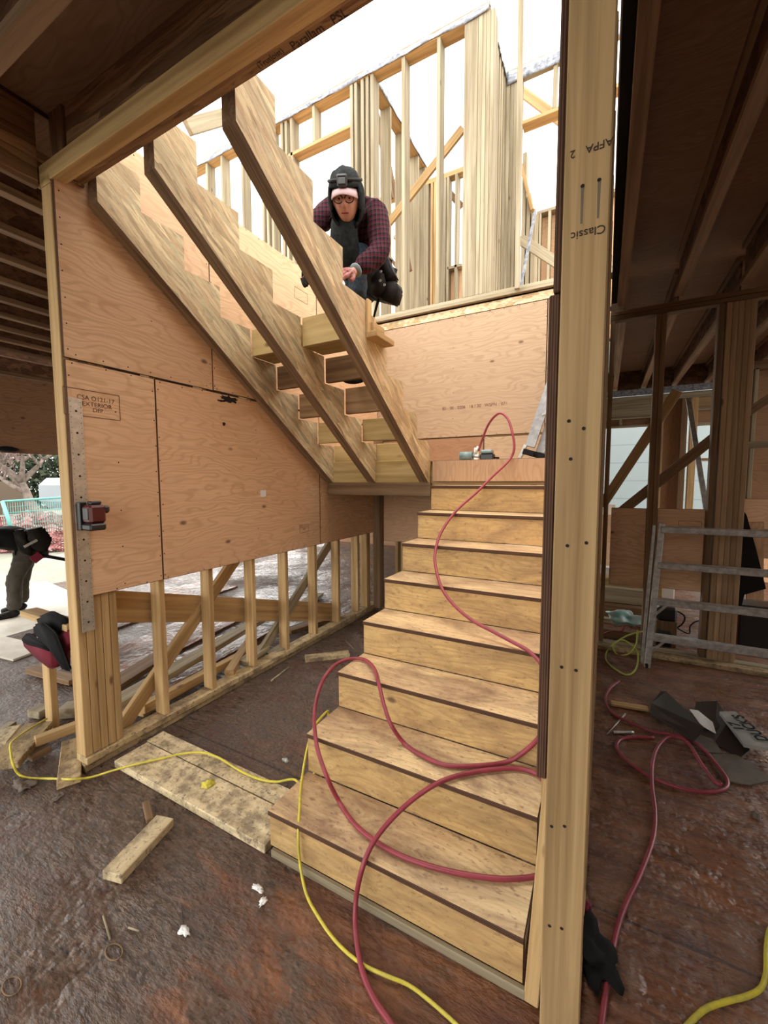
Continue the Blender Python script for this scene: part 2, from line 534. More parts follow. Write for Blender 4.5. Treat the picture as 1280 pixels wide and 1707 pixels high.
def prism_obj(name, pts2, axis, a0, a1, mats, parent=None, grain=None, dotpts=None, **kw):
    bm, c = prism(name, pts2, axis, a0, a1, mats, parent, **kw)
    if dotpts:
        for y, z in dotpts:
            vs = [bm.verts.new((a1 - c.x + .0012, y - c.y + .004 * math.cos(k * math.pi / 3), z - c.z + .004 * math.sin(k * math.pi / 3))) for k in range(6)]
            f = bm.faces.new(vs)
            f.material_index = len(mats) - 1
    R = Matrix()
    if grain is not None:
        X = V(grain).normalized()
        n = [V((1, 0, 0)), V((0, 1, 0)), V((0, 0, 1))][axis]
        Y = n.cross(X)
        R = Matrix((X, Y, n)).transposed().to_4x4()
        bmesh.ops.transform(bm, matrix=R.inverted(), verts=bm.verts[:])
    return mobj(name, bm, mats, Matrix.Translation(c) @ R, parent)
def catmull(P, sub=6):
    P = [V(p) for p in P]
    Q = [P[0] * 2 - P[1]] + P + [P[-1] * 2 - P[-2]]
    out = []
    for i in range(1, len(Q) - 2):
        a, b, c, d = Q[i - 1], Q[i], Q[i + 1], Q[i + 2]
        for k in range(sub):
            t = k / sub
            out.append(.5 * ((2 * b) + (c - a) * t + (2 * a - 5 * b + 4 * c - d) * t * t + (3 * b - a - 3 * c + d) * t ** 3))
    out.append(P[-1])
    return out
def tube(bm, pts, r, seg=10, taper=None, mat=0):
    rings = []
    up = V((0, 0, 1))
    prevn = None
    for i, p in enumerate(pts):
        t = (pts[min(i + 1, len(pts) - 1)] - pts[max(i - 1, 0)]).normalized()
        if prevn is None:
            n = t.orthogonal().normalized()
        else:
            n = (prevn - prevn.dot(t) * t)
            n = n.normalized() if n.length > 1e-6 else t.orthogonal().normalized()
        prevn = n
        b = t.cross(n)
        rr = r if taper is None else r * (1 + (taper - 1) * i / (len(pts) - 1))
        rings.append([bm.verts.new(p + rr * (math.cos(2 * math.pi * k / seg) * n + math.sin(2 * math.pi * k / seg) * b)) for k in range(seg)])
    for A, B in zip(rings, rings[1:]):
        for k in range(seg):
            f = bm.faces.new((A[k], A[(k + 1) % seg], B[(k + 1) % seg], B[k]))
            f.smooth = True
            f.material_index = mat
    for R_, flip in ((rings[0], True), (rings[-1], False)):
        f = bm.faces.new(R_[::-1] if flip else R_)
        f.material_index = mat
def hose(name, pts, r, mat, parent=None, sub=6, seg=10):
    C_ = catmull(pts, sub)
    o = C_[0].copy()
    bm = bmesh.new()
    tube(bm, [p - o for p in C_], r, seg)
    return mobj(name, bm, mat, Matrix.Translation(o), parent)
def rod(name, p0, p1, r, mat, parent=None, seg=12, taper=None):
    p0, p1 = V(p0), V(p1)
    bm = bmesh.new()
    tube(bm, [V((0, 0, 0)), p1 - p0], r, seg, taper)
    return mobj(name, bm, mat, Matrix.Translation(p0), parent)
def blob(name, c, size, mat, parent=None, amp=.25, freq=3, sub=3, seed=0, rot=(0, 0, 0)):
    bm = bmesh.new()
    bmesh.ops.create_icosphere(bm, subdivisions=sub, radius=.5)
    for v in bm.verts:
        d = mn.noise(v.co * freq + V((seed, seed * 2.1, seed * .7)))
        v.co *= (1 + amp * d * 2)
        v.co = V((v.co.x * size[0], v.co.y * size[1], v.co.z * size[2]))
    from mathutils import Euler
    return mobj(name, bm, mat, Matrix.Translation(V(c)) @ Euler(rot).to_matrix().to_4x4(), parent, smooth=True)
def text(name, s, size, loc, xd, yd, mat, parent, spacing=1.0, wx=1.0, bold=0.0):
    cu = D.curves.new(name, 'FONT')
    cu.body = s
    cu.size = size
    cu.align_x = 'CENTER'
    cu.align_y = 'CENTER'
    cu.extrude = .0002
    cu.offset = bold
    cu.space_character = spacing
    tmp = D.objects.new('tmp', cu)
    COL.objects.link(tmp)
    bpy.context.view_layer.update()
    me = D.meshes.new_from_object(tmp.evaluated_get(bpy.context.evaluated_depsgraph_get()))
    D.objects.remove(tmp)
    X = V(xd).normalized()
    Y = (V(yd) - V(yd).dot(X) * X).normalized()
    Z = X.cross(Y)
    mw = Matrix((X * wx, Y, Z)).transposed().to_4x4()
    mw.translation = V(loc) + Z * .0015
    me.materials.clear()
    me.materials.append(M[mat])
    me.name = name
    return reg(D.objects.new(name, me), mw, parent)
def framebox(name, w, h, lw, loc, xd, yd, mat, parent):
    X = V(xd).normalized()
    Y = V(yd).normalized()
    Z = X.cross(Y)
    bm = bmesh.new()
    for (cx, cy, sx, sy) in ((0, h / 2, w, lw), (0, -h / 2, w, lw), (w / 2, 0, lw, h), (-w / 2, 0, lw, h)):
        bmesh.ops.create_cube(bm, size=1, matrix=Matrix.Translation((cx, cy, 0)) @ Matrix.Diagonal((sx, sy, .0006, 1)))
    mw = Matrix((X, Y, Z)).transposed().to_4x4()
    mw.translation = V(loc) + Z * .001
    return mobj(name, bm, mat, mw, parent)

# ------------------------------------------------------------------ floor, ground
XI, XO = -2.218, -2.307          # studs of the left stair wall
def slab(name, x, y, z, mat, label):
    o = BX(name, x, y, z, mat, bev=0)
    o.matrix_basis = Matrix.Translation(V((0, 0, 0)))
    c = V((sum(x) / 2, sum(y) / 2, sum(z) / 2))
    # world aligned mesh so that the texture lies in world coordinates
    bm = bmesh.new()
    bmesh.ops.create_cube(bm, size=1, matrix=Matrix.Translation(c) @ Matrix.Diagonal((abs(x[1] - x[0]), abs(y[1] - y[0]), abs(z[1] - z[0]), 1)))
    bm.to_mesh(o.data)
    bm.free()
    MW[o] = Matrix()
    return tag(o, label, kind='structure')
slab('floor', (-7.2, 5.5), (-5, 8.2), (-.2, 0), 'floor', 'muddy wet wooden subfloor around the stairs')
slab('ground', (-90, 60), (-60, 90), (-.5, -.21), 'ground', 'wet open ground outside the building')

# ------------------------------------------------------------------ left stair wall
wl = struct('wall_left', 'open stud wall with plywood sheets left of the stairs')
BX('bottom_plate', (XO, XI + .004), (-.115, 3.1), (0, .04), 'lumber_dirty', wl)
BX('bottom_plate', (XO, XI + .018), (-.11, 3.1), (.041, .079), 'lumber_dirty', wl)
for i in range(5):
    y0 = -.108 + i * .0405
    BX('stud', (XO, XI - random.uniform(0, .002)), (y0, y0 + .0385), (.08, 3.0), 'lumber', wl)
for u in (263, 347, 419, 475, 524, 563):
    y = 0.342 if u == 263 else {347: 0.704, 419: 1.100, 475: 1.482, 524: 1.890, 563: 2.278}[u]
    BX('stud', (XO, XI), (y, y + .0385), (.08, 3.0), 'lumber', wl)
for y in (2.66, 2.86, 2.9):
    BX('stud', (XO, XI), (y, y + .0385), (.08, 3.0), 'lumber', wl)
BX('top_plate', (XO, XI), (-.11, 3.1), (3.002, 3.04), 'lumber', wl)
SX = (XI + .0005, -2.2)
BX('plywood_sheet', SX, (-.1, .362), (.95, 2.168), 'ply', wl, g=1, nails=PERIM)
BX('plywood_sheet', SX, (.366, 1.96), (.95, 2.168), 'ply', wl, g=1, nails=PERIM)
BX('plywood_sheet', SX, (1.964, 3.1), (.95, 2.168), 'ply', wl, g=1, nails=PERIM)
U = [(-.1, 2.18), (.778, 2.18), (.778, 3.41), (.03, 3.41), (.03, 3.045), (-.1, 3.045)]
dp = [(-.085 + random.uniform(-.004, .004), 2.22 + .125 * k) for k in range(7)] + [(.762, 2.22 + .13 * k) for k in range(9)] + [(-.05 + .13 * k, 2.20) for k in range(7)] + [(.36, 2.5), (.36, 2.75), (.1, 3.3), (.3, 3.38), (.5, 3.38)]
prism_obj('plywood_sheet', U, 0, SX[0], SX[1], ['ply', 'edge', 'hole'], wl, grain=(0, 1, 0), dotpts=dp)
def stain(c, ry, rz, n, seed):
    bm = bmesh.new()
    rnd = random.Random(seed)
    vs = []
    for k in range(n):
        a = 2 * math.pi * k / n
        q = 1 + rnd.uniform(-.35, .35)
        vs.append(bm.verts.new((0, ry * q * math.cos(a), rz * q * math.sin(a))))
    bm.faces.new(vs)
    mobj('black_stain', bm, 'hole', Matrix.Translation(V(c) + V((.0012, 0, 0))), wl)
stain((-2.200,0.923,2.141), .075, .022, 26, 3)
stain((-2.200,0.863,1.960), .014, .010, 12, 5)
stain((-2.200,0.843,2.119), .03, .008, 12, 6)
BX('plywood_sheet', SX, (.783, 1.95), (2.18, 3.41), 'ply', wl, g=1, nails=PERIM)
BX('plywood_sheet', SX, (1.955, 3.1), (2.18, 3.41), 'ply', wl, g=1, nails=PERIM)
BX('rim_board', (XO, XI), (.03, 3.1), (3.05, 3.40), 'psl', wl)
text('grade_stamp', 'CSA O121-17', .032, (-2.200,0.034,1.992), (0, 1, 0), (0, 0, 1), 'ink_red', wl)
text('grade_stamp', 'EXTERIOR', .032, (-2.200,0.038,1.961), (0, 1, 0), (0, 0, 1), 'ink_red', wl)
text('grade_stamp', 'DFP', .030, (-2.200,0.040,1.933), (0, 1, 0), (0, 0, 1), 'ink_red', wl)
framebox('grade_stamp', .27, .135, .0035, (-2.200,0.018,1.964), (0, 1, 0), (0, 0, 1), 'ink_red', wl)
framebox('grade_stamp', .12, .07, .003, (-2.200,1.723,1.127), (0, 1, 0), (0, 0, 1), 'ink_red', wl)
text('grade_stamp', 'CSA O121\nDFP', .024, (-2.200,1.723,1.133), (0, 1, 0), (0, 0, 1), 'ink_red', wl)
framebox('grade_stamp', .17, .09, .003, (-2.200,1.739,3.166), (0, 1, 0), (0, 0, 1), 'ink_red', wl)
BX('corner_post', (-2.215, -2.12), (3.0, 3.1), (.04, 2.05), 'lumber_dark', wl)
# thin tag stuck on the sheet
t = BX('paper_tag', (-2.2, -2.198), (1.196, 1.255), (1.434, 1.486), 'white', bev=0)
tag(t, 'small white paper tag stuck in the middle of the lower plywood sheet', 'tag')
# galvanised strap on the wall end
ts = thing('steel_strap', (-2.200,-0.087,0.781), 'long punched galvanised steel strap fixed down the end of the plywood wall', 'metal strap')
y0, y1 = -.095, -.035
z1, z0 = 1.983, 0.767
bm = boxbm(z1 - z0, y1 - y0, .0015, 0)
for k in range(46):
    x = -(z1 - z0) / 2 + .02 + k * (z1 - z0 - .04) / 45
    for s in (-1, 1):
        dots(bm, [(x, s * .023 + (.002 if k % 2 else 0), .0008)], .0022, 1)
for k in range(11):
    dots(bm, [(-(z1 - z0) / 2 + .05 + k * .11, 0, .0008)], .006, 1)
mw = Matrix((V((0, 0, 1)), V((0, 1, 0)), V((-1, 0, 0)))).transposed().to_4x4()
mw = Matrix((V((0, 0, 1)), V((0, -1, 0)), V((1, 0, 0)))).transposed().to_4x4()
mw.translation = V((-2.1985, (y0 + y1) / 2, (z0 + z1) / 2))
mobj('strap_plate', bm, ['galv', 'hole'], mw, ts)

# laser level clamped to the strap
c = V((-2.140,-0.036,1.394))
tl = thing('laser_level', c, 'black and red laser level mounted on the steel strap', 'laser level')
BX('mount_bracket', (-2.197, -2.165), (c.y - .055, c.y - .02), (c.z - .085, c.z + .06), 'black_gloss', tl)
BX('housing', (-2.17, -2.09), (c.y - .045, c.y + .035), (c.z - .05, c.z + .045), 'red', tl, bev=.012)
BX('battery', (-2.175, -2.085), (c.y - .05, c.y + .03), (c.z - .085, c.z - .05), 'black_gloss', tl, bev=.008)
BX('handle', (-2.15, -2.11), (c.y - .03, c.y + .025), (c.z + .045, c.z + .065), 'black_gloss', tl, bev=.008)
h = BX('lens_head', (-2.16, -2.10), (c.y + .0, c.y + .06), (c.z + .0, c.z + .04), 'black_gloss', tl, bev=.01)
BX('lens_window', (-2.145, -2.115), (c.y + .058, c.y + .063), (c.z + .008, c.z + .032), 'lens', h)
BX('grip_panel', (-2.155, -2.105), (c.y - .048, c.y - .043), (c.z - .03, c.z + .03), 'black_gloss', tl)

# ------------------------------------------------------------------ back wall of the stairwell
wb = struct('wall_back', 'plywood covered wall behind the stair landing')
Y0 = 3.1
BX('bottom_plate', (-2.2, .06), (Y0 + .018, Y0 + .107), (0, .038), 'lumber_dirty', wb)
for x in (-1.98, -1.9, -1.55, -1.15, -.75, -.35, 0.0):
    BX('stud', (x, x + .038), (Y0 + .019, Y0 + .107), (.038, 3.0), 'lumber', wb)
BX('plywood_sheet', (-2.2, -.9), (Y0, Y0 + .018), (0.841, 1.70), 'ply', wb, g=0, nails=PERIM)
BX('plywood_sheet', (-.896, .06), (Y0, Y0 + .018), (.95, 1.70), 'ply', wb, g=0)
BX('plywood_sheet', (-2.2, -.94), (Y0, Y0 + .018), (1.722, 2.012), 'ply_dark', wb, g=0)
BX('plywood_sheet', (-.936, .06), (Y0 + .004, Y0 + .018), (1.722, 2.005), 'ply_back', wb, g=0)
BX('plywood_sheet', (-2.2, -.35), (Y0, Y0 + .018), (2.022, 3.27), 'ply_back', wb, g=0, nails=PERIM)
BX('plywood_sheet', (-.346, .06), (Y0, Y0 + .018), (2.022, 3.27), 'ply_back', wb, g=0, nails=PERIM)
BX('strand_board_strip', (-2.2, .06), (Y0, Y0 + .019), (3.272, 3.372), 'osb', wb, g=0)
BX('blocking', (-2.2, .06), (Y0 + .0195, Y0 + .10), (1.98, 2.06), 'lumber', wb)
BX('blocking', (-2.2, .06), (Y0 + .0195, Y0 + .10), (1.66, 1.76), 'lumber', wb)
text('grade_stamp', '80 - 00 - 0206   16 / 30   WSPN - 071', .045, (-1.05, Y0, 2.33), (1, 0, 0), (0, 0, 1), 'ink_red', wb)
for x in (-.97, -.93):
    BX('stud', (x, x + .03), (Y0 + .005, Y0 + .03), (1.722, 2.01), 'lumber_pale', wb)

# ------------------------------------------------------------------ wall between the stairs and the right-hand room
wm = struct('wall_right', 'stud wall along the right side of the stairs')
for y in (.4, .8, 1.2, 1.6, 2.0, 2.4, 2.8, 3.02):
    BX('stud', (.09, .178), (y, y + .038), (.038, 3.04), 'lumber_post', wm)
BX('bottom_plate', (.09, .178), (-.02, 3.1), (0, .038), 'lumber_post', wm)
BX('plywood_sheet', (.066, .089), (-.19, 1.1), (.84, 1.97), 'ply', wm, g=1)
BX('plywood_sheet', (.066, .089), (1.104, 3.1), (.84, 1.97), 'ply', wm, g=1)
BX('plywood_sheet', (.074, .089), (-.19, 1.1), (1.975, 3.05), 'ply', wm, g=1)
BX('plywood_sheet', (.074, .089), (1.104, 3.1), (1.975, 3.4), 'ply', wm, g=1)
bd('spacer_stud', (.047, .0, .0), (.087, .0, .74), .042, .036, 'lumber', wm, up=(1, 0, 0))
BX('spacer_stud', (.028, .064), (.262, .30), (.0, .55), 'lumber', wm)

pst = thing('wooden_post', (.135, -.18, 0), 'tall pale timber post standing nearest, right of the stair foot', 'post')
PX0, PX1, PYF = .0905, .1795, -.2
BX('stud', (PX0 + .002, PX1), (PYF + .039, PYF + .0775), (0, 3.045), 'lumber_post', pst)
BX('stud', (PX0, PX1 - .001), (PYF + .078, PYF + .1165), (0, 3.045), 'lumber_post', pst)
text('lumber_stamp', 'AFPA   2', .022, (0.141,-0.200,2.244), (-1, 0, 0), (0, 0, -1), 'ink', pst)
text('lumber_stamp', 'Classic', .024, (0.140,-0.200,2.078), (-1, 0, 0), (0, 0, -1), 'ink', pst)
holes = [(p[0] - (PX0 + PX1) / 2, p[2] - 3.045 / 2) for p in ((0.115,-0.200,1.690), (0.145,-0.200,1.672), (0.121,-0.200,1.607), (0.120,-0.200,1.414), (0.158,-0.200,1.423), (0.116,-0.200,1.132), (0.146,-0.200,1.131), (0.105,-0.200,0.737), (0.133,-0.200,0.749), (0.107,-0.200,0.480), (0.134,-0.200,0.488), (0.127,-0.200,2.174), (0.158,-0.200,2.176))]
bm = boxbm(3.045, PX1 - PX0, .0385)
# local X = up, local Z = towards the viewer (-Y), local Y = Z x X = -X
MWF = Matrix((V((0, 0, 1)), V((-1, 0, 0)), V((0, -1, 0)))).transposed().to_4x4()
MWF.translation = V(((PX0 + PX1) / 2, PYF + .01925, 3.045 / 2))
dots(bm, [(z, -x, .01925) for x, z in holes], .0042, 1)
for x, z in holes[-2:]:
    q = [bm.verts.new((z + a, -x + b_, .0199)) for a, b_ in ((0, -.003), (0, .003), (-.075, .002), (-.075, -.002))]
    f = bm.faces.new(q); f.normal_update(); f.material_index = 2
M['stain'] = plain('grey_stain', (.16, .13, .09), .8)
mobj('stud', bm, ['lumber_post', 'hole', 'stain'], MWF, pst)

# ------------------------------------------------------------------ lower flight
RUN, RISE, W = .2566, .19, 1.0035
st = thing('staircase', (-.5, 0, 0), 'lower flight of eight plywood steps rising to the landing', 'staircase')
for i in range(8):
    z1 = (i + 1) * RISE
    xr = .022 if i < 2 else .060
    y = i * RUN
    BX('riser', (-W, xr), (y, y + .018), (i * RISE + (.001 if i else .03), z1 - .02), 'riser', st, g=0)
    BX('tread', (-W, xr), (y - .010, y + RUN - .001), (z1 - .020, z1), 'tread', st, g=0, bev=.002)
prof = [(.018, 0)]
for i in range(8):
    prof += [(i * RUN + .02, (i + 1) * RISE - .021), ((i + 1) * RUN, (i + 1) * RISE - .021)]
prof = [(.019, .0)] + [p for p in prof[1:]] + [(8 * RUN, 1.2), (.3, 0)]
for x in (-W + .04, -.5, -.03):
    prism_obj('stringer', prof, 0, x, x + .038, ['lsl', 'lsl_edge'], st, grain=(0, .8, .6))
BX('foot_strip', (-W + .02, .03), (-.018, 0), (0, .032), 'lumber_pale', st)

# ------------------------------------------------------------------ landing
ld = thing('stair_landing', (-1.1, 2.6, 0), 'wooden landing between the two stair flights', 'landing')
YL = 2.052
BX('landing_deck', (-2.19, .06), (YL + .03, 3.095), (1.700, 1.722), 'ply_back', ld, g=0)
BX('front_board', (-1.095, .060), (YL, YL + .03), (1.548, 1.724), 'ply_pink', ld, g=2, n=1)
BX('joist', (-2.19, .06), (YL + .045, YL + .083), (1.45, 1.698), 'lumber', ld)
BX('header_board', (-2.168, -1.112), (YL - .002, YL + .036), (1.424, 1.540), 'lumber_dark', ld)
BX('ledger_board', (-2.14, -1.12), (YL + .005, YL + .04), (1.541, 1.735), 'block', ld)
for x in (-1.9, -1.5, -1.1, -.7, -.3):
    BX('joist', (x, x + .038), (YL + .085, 3.09), (1.5, 1.698), 'lumber', ld)
BX('support_post', (-1.13, -1.04), (2.10, 2.19), (0, 1.44), 'lumber_dark', ld)

# ------------------------------------------------------------------ upper flight: three saw-tooth stringers
def stringer(xr, label):
    s = thing('stair_stringer', (xr, 1.0, 1.55), label, 'stair stringer')
    teeth = []
    for k in range(8):
        yk = 2.075 - .2579 * k
        zk = 1.885 + .1914 * k
        teeth += [(yk, zk)]
        if k < 7: teeth += [(yk - .2579, zk)]
    poly = [(2.045, 1.545), (2.075, 1.545)] + teeth + [(.045, 1.885 + .1914 * 7), (.045, 2.965)]
    prism_obj('sawtooth_board', poly, 0, xr - .042, xr, ['lsl', 'lsl_edge'], s, grain=(0, .80, -.6))
    a, b = V((2.04, 1.548)), V((.055, 2.965))
    d = (b - a).normalized()
    n = V((-d.y, d.x))
    if n.y < 0: n = -n
    band = [(2.045, 1.546), (.046, 2.963), (.046, 3.18), (.135, 3.18), (.135, 3.03), (2.045, 1.66)]
    prism_obj('stiffener', band, 0, xr - .078, xr - .043, ['lumber_dark', 'lumber_dark'], s, grain=(0, .82, -.57))
    return s
stringer(-1.13, 'outermost saw-tooth stair stringer, beside the crouching worker')
stringer(-1.643, 'middle saw-tooth stair stringer of the upper flight')
stringer(-2.108, 'saw-tooth stair stringer fixed against the left plywood wall')
bays = ((-2.107, -1.722, 'left bay'), (-1.642, -1.209, 'right bay'))
bl = [(1.058, .225, 2.462, 2.650, 'block', 'uppermost'), (1.313, .038, 2.275, 2.448, 'block_dark', 'second'),
      (1.573, .038, 2.085, 2.283, 'block_dark', 'third'), (1.830, .038, 1.894, 2.076, 'block', 'fourth'), (2.076, .030, 1.737, 1.888, 'block', 'lowest')]
for x0, x1, bay in bays:
    for y, t, z0, z1, m, w in bl:
        o = BX('stair_block', (x0, x1), (y, y + t), (z0, z1), m, g=0)
        side = 'left and middle' if bay == 'left bay' else 'middle and right'
        tag(o, '%s timber block between the %s stringers, %s' % (w, side, 'yellowish' if m == 'block' else 'brown'), 'timber block', 'blocks between the stringers')
sc_ = thing('wood_scrap', (-1.11, 1.1, 2.45), 'small orange wood scraps nailed on the outer stringer below the worker', 'wood scrap')
BX('strip', (-1.129, -1.112), (1.03, 1.075), (2.46, 2.66), 'lumber', sc_)
BX('strip', (-1.129, -1.05), (1.03, 1.26), (2.43, 2.465), 'lumber', sc_)
BX('strip', (-1.129, -1.09), (1.06, 1.20), (2.466, 2.53), 'lumber', sc_)

# ------------------------------------------------------------------ beam over the stairs
be = thing('ceiling_beam', (-1, -.02, 3.05), 'long dark strand beam with a pale board on its side, above the stairs', 'beam')
BX('strand_beam', (-2.18, 1.2), (-.046, .022), (3.05, 3.42), 'psl', be)
BX('leak_block', (-2.307, -2.185), (-.06, .03), (3.045, 3.40), 'psl', be)  # added block, stops sky light leaking past the beam end
BX('side_board', (-2.35, 1.2), (-.110, -.048), (3.015, 3.104), 'lumber', be)
text('beam_stamp', 'Parallam   PSL', .040, (-0.700,0.005,3.050), (1, 0, 0), (0, -1, 0), 'ink', be)
text('beam_stamp', '(TrusJoist)', .028, (-0.905,-0.002,3.050), (1, 0, 0), (0, -1, 0), 'ink', be)

# ------------------------------------------------------------------ ceilings
def ijoist(parent, axis, pos, a0, a1, z=3.05, h=.302):
    """I-joist: two flanges and a web in one mesh"""
    bm = bmesh.new()
    L = a1 - a0
    for (w, hh, zc, mi) in ((.062, .038, .019, 0), (.062, .038, h - .019, 0), (.010, h - .076, h / 2, 1)):
        g = bmesh.ops.create_cube(bm, size=1, matrix=Matrix.Translation((0, 0, zc)) @ Matrix.Diagonal((L, w, hh, 1)))
        for v in g['verts']:
            for f in v.link_faces: f.material_index = mi
    if axis == 'y':
        mw = Matrix.Translation((pos, (a0 + a1) / 2, z)) @ Matrix.Rotation(math.pi / 2, 4, 'Z')
    else:
        mw = Matrix.Translation(((a0 + a1) / 2, pos, z))
    return mobj('joist', bm, ['flange', 'web'], mw, parent)
cl = struct('ceiling_left', 'low joisted ceiling left of the stairwell')
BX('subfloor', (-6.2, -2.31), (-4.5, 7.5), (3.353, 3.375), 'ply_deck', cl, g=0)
for k in range(10):
    ijoist(cl, 'y', -2.62 - .415 * k, -1.2, 7.4)
cf = struct('ceiling_front', 'dark plywood ceiling over the near room')
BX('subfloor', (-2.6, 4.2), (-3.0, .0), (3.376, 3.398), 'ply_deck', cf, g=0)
for y in (-.455, -.93, -1.4, -1.9, -2.4):
    ijoist(cf, 'x', y, -2.3, 1.2, 3.05, .32)
BX('rim_board', (-2.345, -2.31), (-3.4, -.115), (3.0, 3.37), 'psl', cf)
cr = struct('ceiling_right', 'dark joisted ceiling over the right-hand room')
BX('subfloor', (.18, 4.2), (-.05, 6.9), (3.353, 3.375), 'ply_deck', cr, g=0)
for x in (.262, .665, 1.08, 1.50, 1.92, 2.33, 2.75):
    ijoist(cr, 'y', x, .06, 3.0)
    ijoist(cr, 'y', x + .02, 3.22, 6.9)
BX('rim_board', (.0, 4.2), (6.9, 6.94), (3.03, 3.375), 'web', cr)
BX('dark_gap_strip', (.185, .228), (.05, 3.0), (3.08, 3.30), 'black', cr)  # black strip paints in the shade of the gap beside the post

# ------------------------------------------------------------------ outer wall on the far left
wo = struct('wall_far_left', 'plywood header above the wide opening on the left')
BX('plywood_header', (-6.22, -6.20), (-2.5, 6.5), (1.905, 2.83), 'ply_dark', wo, g=1)
BX('top_plate', (-6.26, -6.16), (-2.5, 6.5), (2.835, 2.875), 'lumber_dark', wo)
BX('top_plate', (-6.26, -6.17), (-2.5, 6.5), (2.878, 3.04), 'web', wo)
BX('stud', (-6.25, -6.16), (-2.6, -2.5), (0, 3.0), 'lumber_dark', wo)
BX('stud', (-6.25, -6.16), (6.5, 6.6), (0, 3.0), 'lumber_dark', wo)
k = blob('lamp_holder', (-6.150,1.054,1.944), (.10, .22, .07), 'black', amp=.1, seed=3)
tag(k, 'small black fitting hanging under the plywood header at far left', 'fitting')

wq = slab('shade_wall_back_left', (-6.2, -2.3), (7.5, 7.6), (0, 3.35), 'ply_dark', 'plywood wall added far behind the open studs on the left to block light')  # added wall, keeps light and reflections off the floor beyond the studs
slab('shade_wall_front', (.25, 4.2), (-3.6, -3.5), (0, 3.35), 'ply_dark', 'unseen plywood wall added behind the viewer to cut front light')  # added out of view to cut light on the post and near floor
# ------------------------------------------------------------------ lower right room wall
wr = struct('wall_back_right', 'open stud wall at the back of the right-hand room')
Y = 3.1
BX('bottom_plate', (.18, 3.2), (Y - .11, Y - .02), (0, .038), 'lumber_dirty', wr)
BX('bottom_plate', (.18, 3.2), (Y, Y + .089), (0, .038), 'lumber_pale', wr)
BX('top_plate', (.18, 3.2), (Y, Y + .089), (3.012, 3.048), 'lumber_dark', wr)
BX('top_plate', (.18, 3.2), (Y, Y + .089), (2.97, 3.008), 'lumber_dark', wr)
BX('stud', (.525, .563), (Y, Y + .089), (.038, 2.968), 'lumber_dark', wr)
BX('stud', (.565, .603), (Y, Y + .089), (.038, 2.968), 'lumber_dark', wr)
BX('stud', (.183, .221), (Y, Y + .089), (.038, 2.968), 'lumber_dark', wr)
BX('stud', (1.62, 1.66), (Y, Y + .089), (.038, 2.968), 'lumber_dark', wr)
x = .950
for k, w in enumerate((.038, .012, .038, .038, .038, .038, .038)):
    if k != 1: BX('stud', (x, x + w - .0012), (Y - random.uniform(0, .006), Y + .089), (.038, 2.968), 'lumber_dark' if k < 1 else 'lumber_dim', wr)
    x += w
BX('sheathing', (.250, .556), (Y + .09, Y + .105), (.575, 1.30), 'ply', wr, g=0)
BX('sheathing', (.610, .955), (Y + .09, Y + .105), (.585, 1.305), 'ply', wr, g=0)
framebox('grade_stamp', .16, .045, .003, (0.850,3.190,1.177), (1, 0, 0), (0, 0, 1), 'ink_red', wr)
b = bd('brace_board', (.165, Y + .12, 1.31), (.715, Y + .12, 2.33), .085, .036, 'lumber', up=(0, 0, 1))
tag(b, 'sloping brace board left of the double stud in the right-hand room', 'brace')
b = bd('brace_board', (.33, Y + .16, 1.26), (1.04, Y + .16, 1.96), .085, .036, 'lumber_dark', up=(0, 0, 1))
tag(b, 'darker sloping brace board running behind the six-ply stud cluster', 'brace')

# far outer wall of the right room
wf = struct('wall_far_right', 'outer wall with window openings behind the right-hand room')
Y = 6.8
BX('top_plate', (.0, 4), (Y, Y + .14), (2.83, 2.925), 'lumber_pale', wf)
BX('window_header', (.0, .86), (Y, Y + .14), (2.585, 2.83), 'lumber_pale', wf)
BX('cripple_stud', (.36, .40), (Y, Y + .14), (2.47, 2.56), 'lumber_pale', wf)
BX('header_board', (.0, .86), (Y + .10, Y + .14), (2.46, 2.60), 'ply_dark', wf)
BX('plate', (.0, .86), (Y, Y + .14), (2.56, 2.60), 'lumber_pale', wf)
BX('plate', (.0, .86), (Y, Y + .14), (2.43, 2.46), 'lumber_pale', wf)
BX('stud', (.87, .98), (Y, Y + .14), (0, 2.83), 'lumber', wf)
BX('sheathing', (.98, 1.22), (Y + .12, Y + .14), (0, 2.83), 'ply_dark', wf, g=2)
BX('stud', (1.21, 1.29), (Y, Y + .14), (0, 2.83), 'lumber_dark', wf)
BX('stud', (1.33, 1.42), (Y, Y + .14), (0, 2.83), 'lumber', wf)
BX('plate', (1.42, 2.2), (Y, Y + .14), (2.40, 2.44), 'lumber_pale', wf)
BX('plate', (1.42, 2.2), (Y, Y + .14), (2.62, 2.66), 'lumber_pale', wf)
BX('header_board', (1.42, 2.2), (Y + .05, Y + .14), (2.66, 2.83), 'lumber_dim', wf)
BX('header_board', (1.42, 2.2), (Y + .05, Y + .14), (2.44, 2.62), 'ply_dark', wf)
BX('plate', (1.42, 2.2), (Y, Y + .14), (1.85, 1.89), 'lumber', wf)
BX('stud', (2.2, 2.3), (Y, Y + .14), (0, 2.83), 'lumber', wf)
BX('sheathing', (2.3, 4.0), (Y + .12, Y + .14), (0, 2.83), 'ply', wf, g=2)
BX('sheathing', (0, .86), (Y + .12, Y + .14), (0, .95), 'ply', wf)
BX('plastic_flashing', (.0, 1.6), (Y - .03, Y - .02), (2.925, 3.03), 'film', wf)
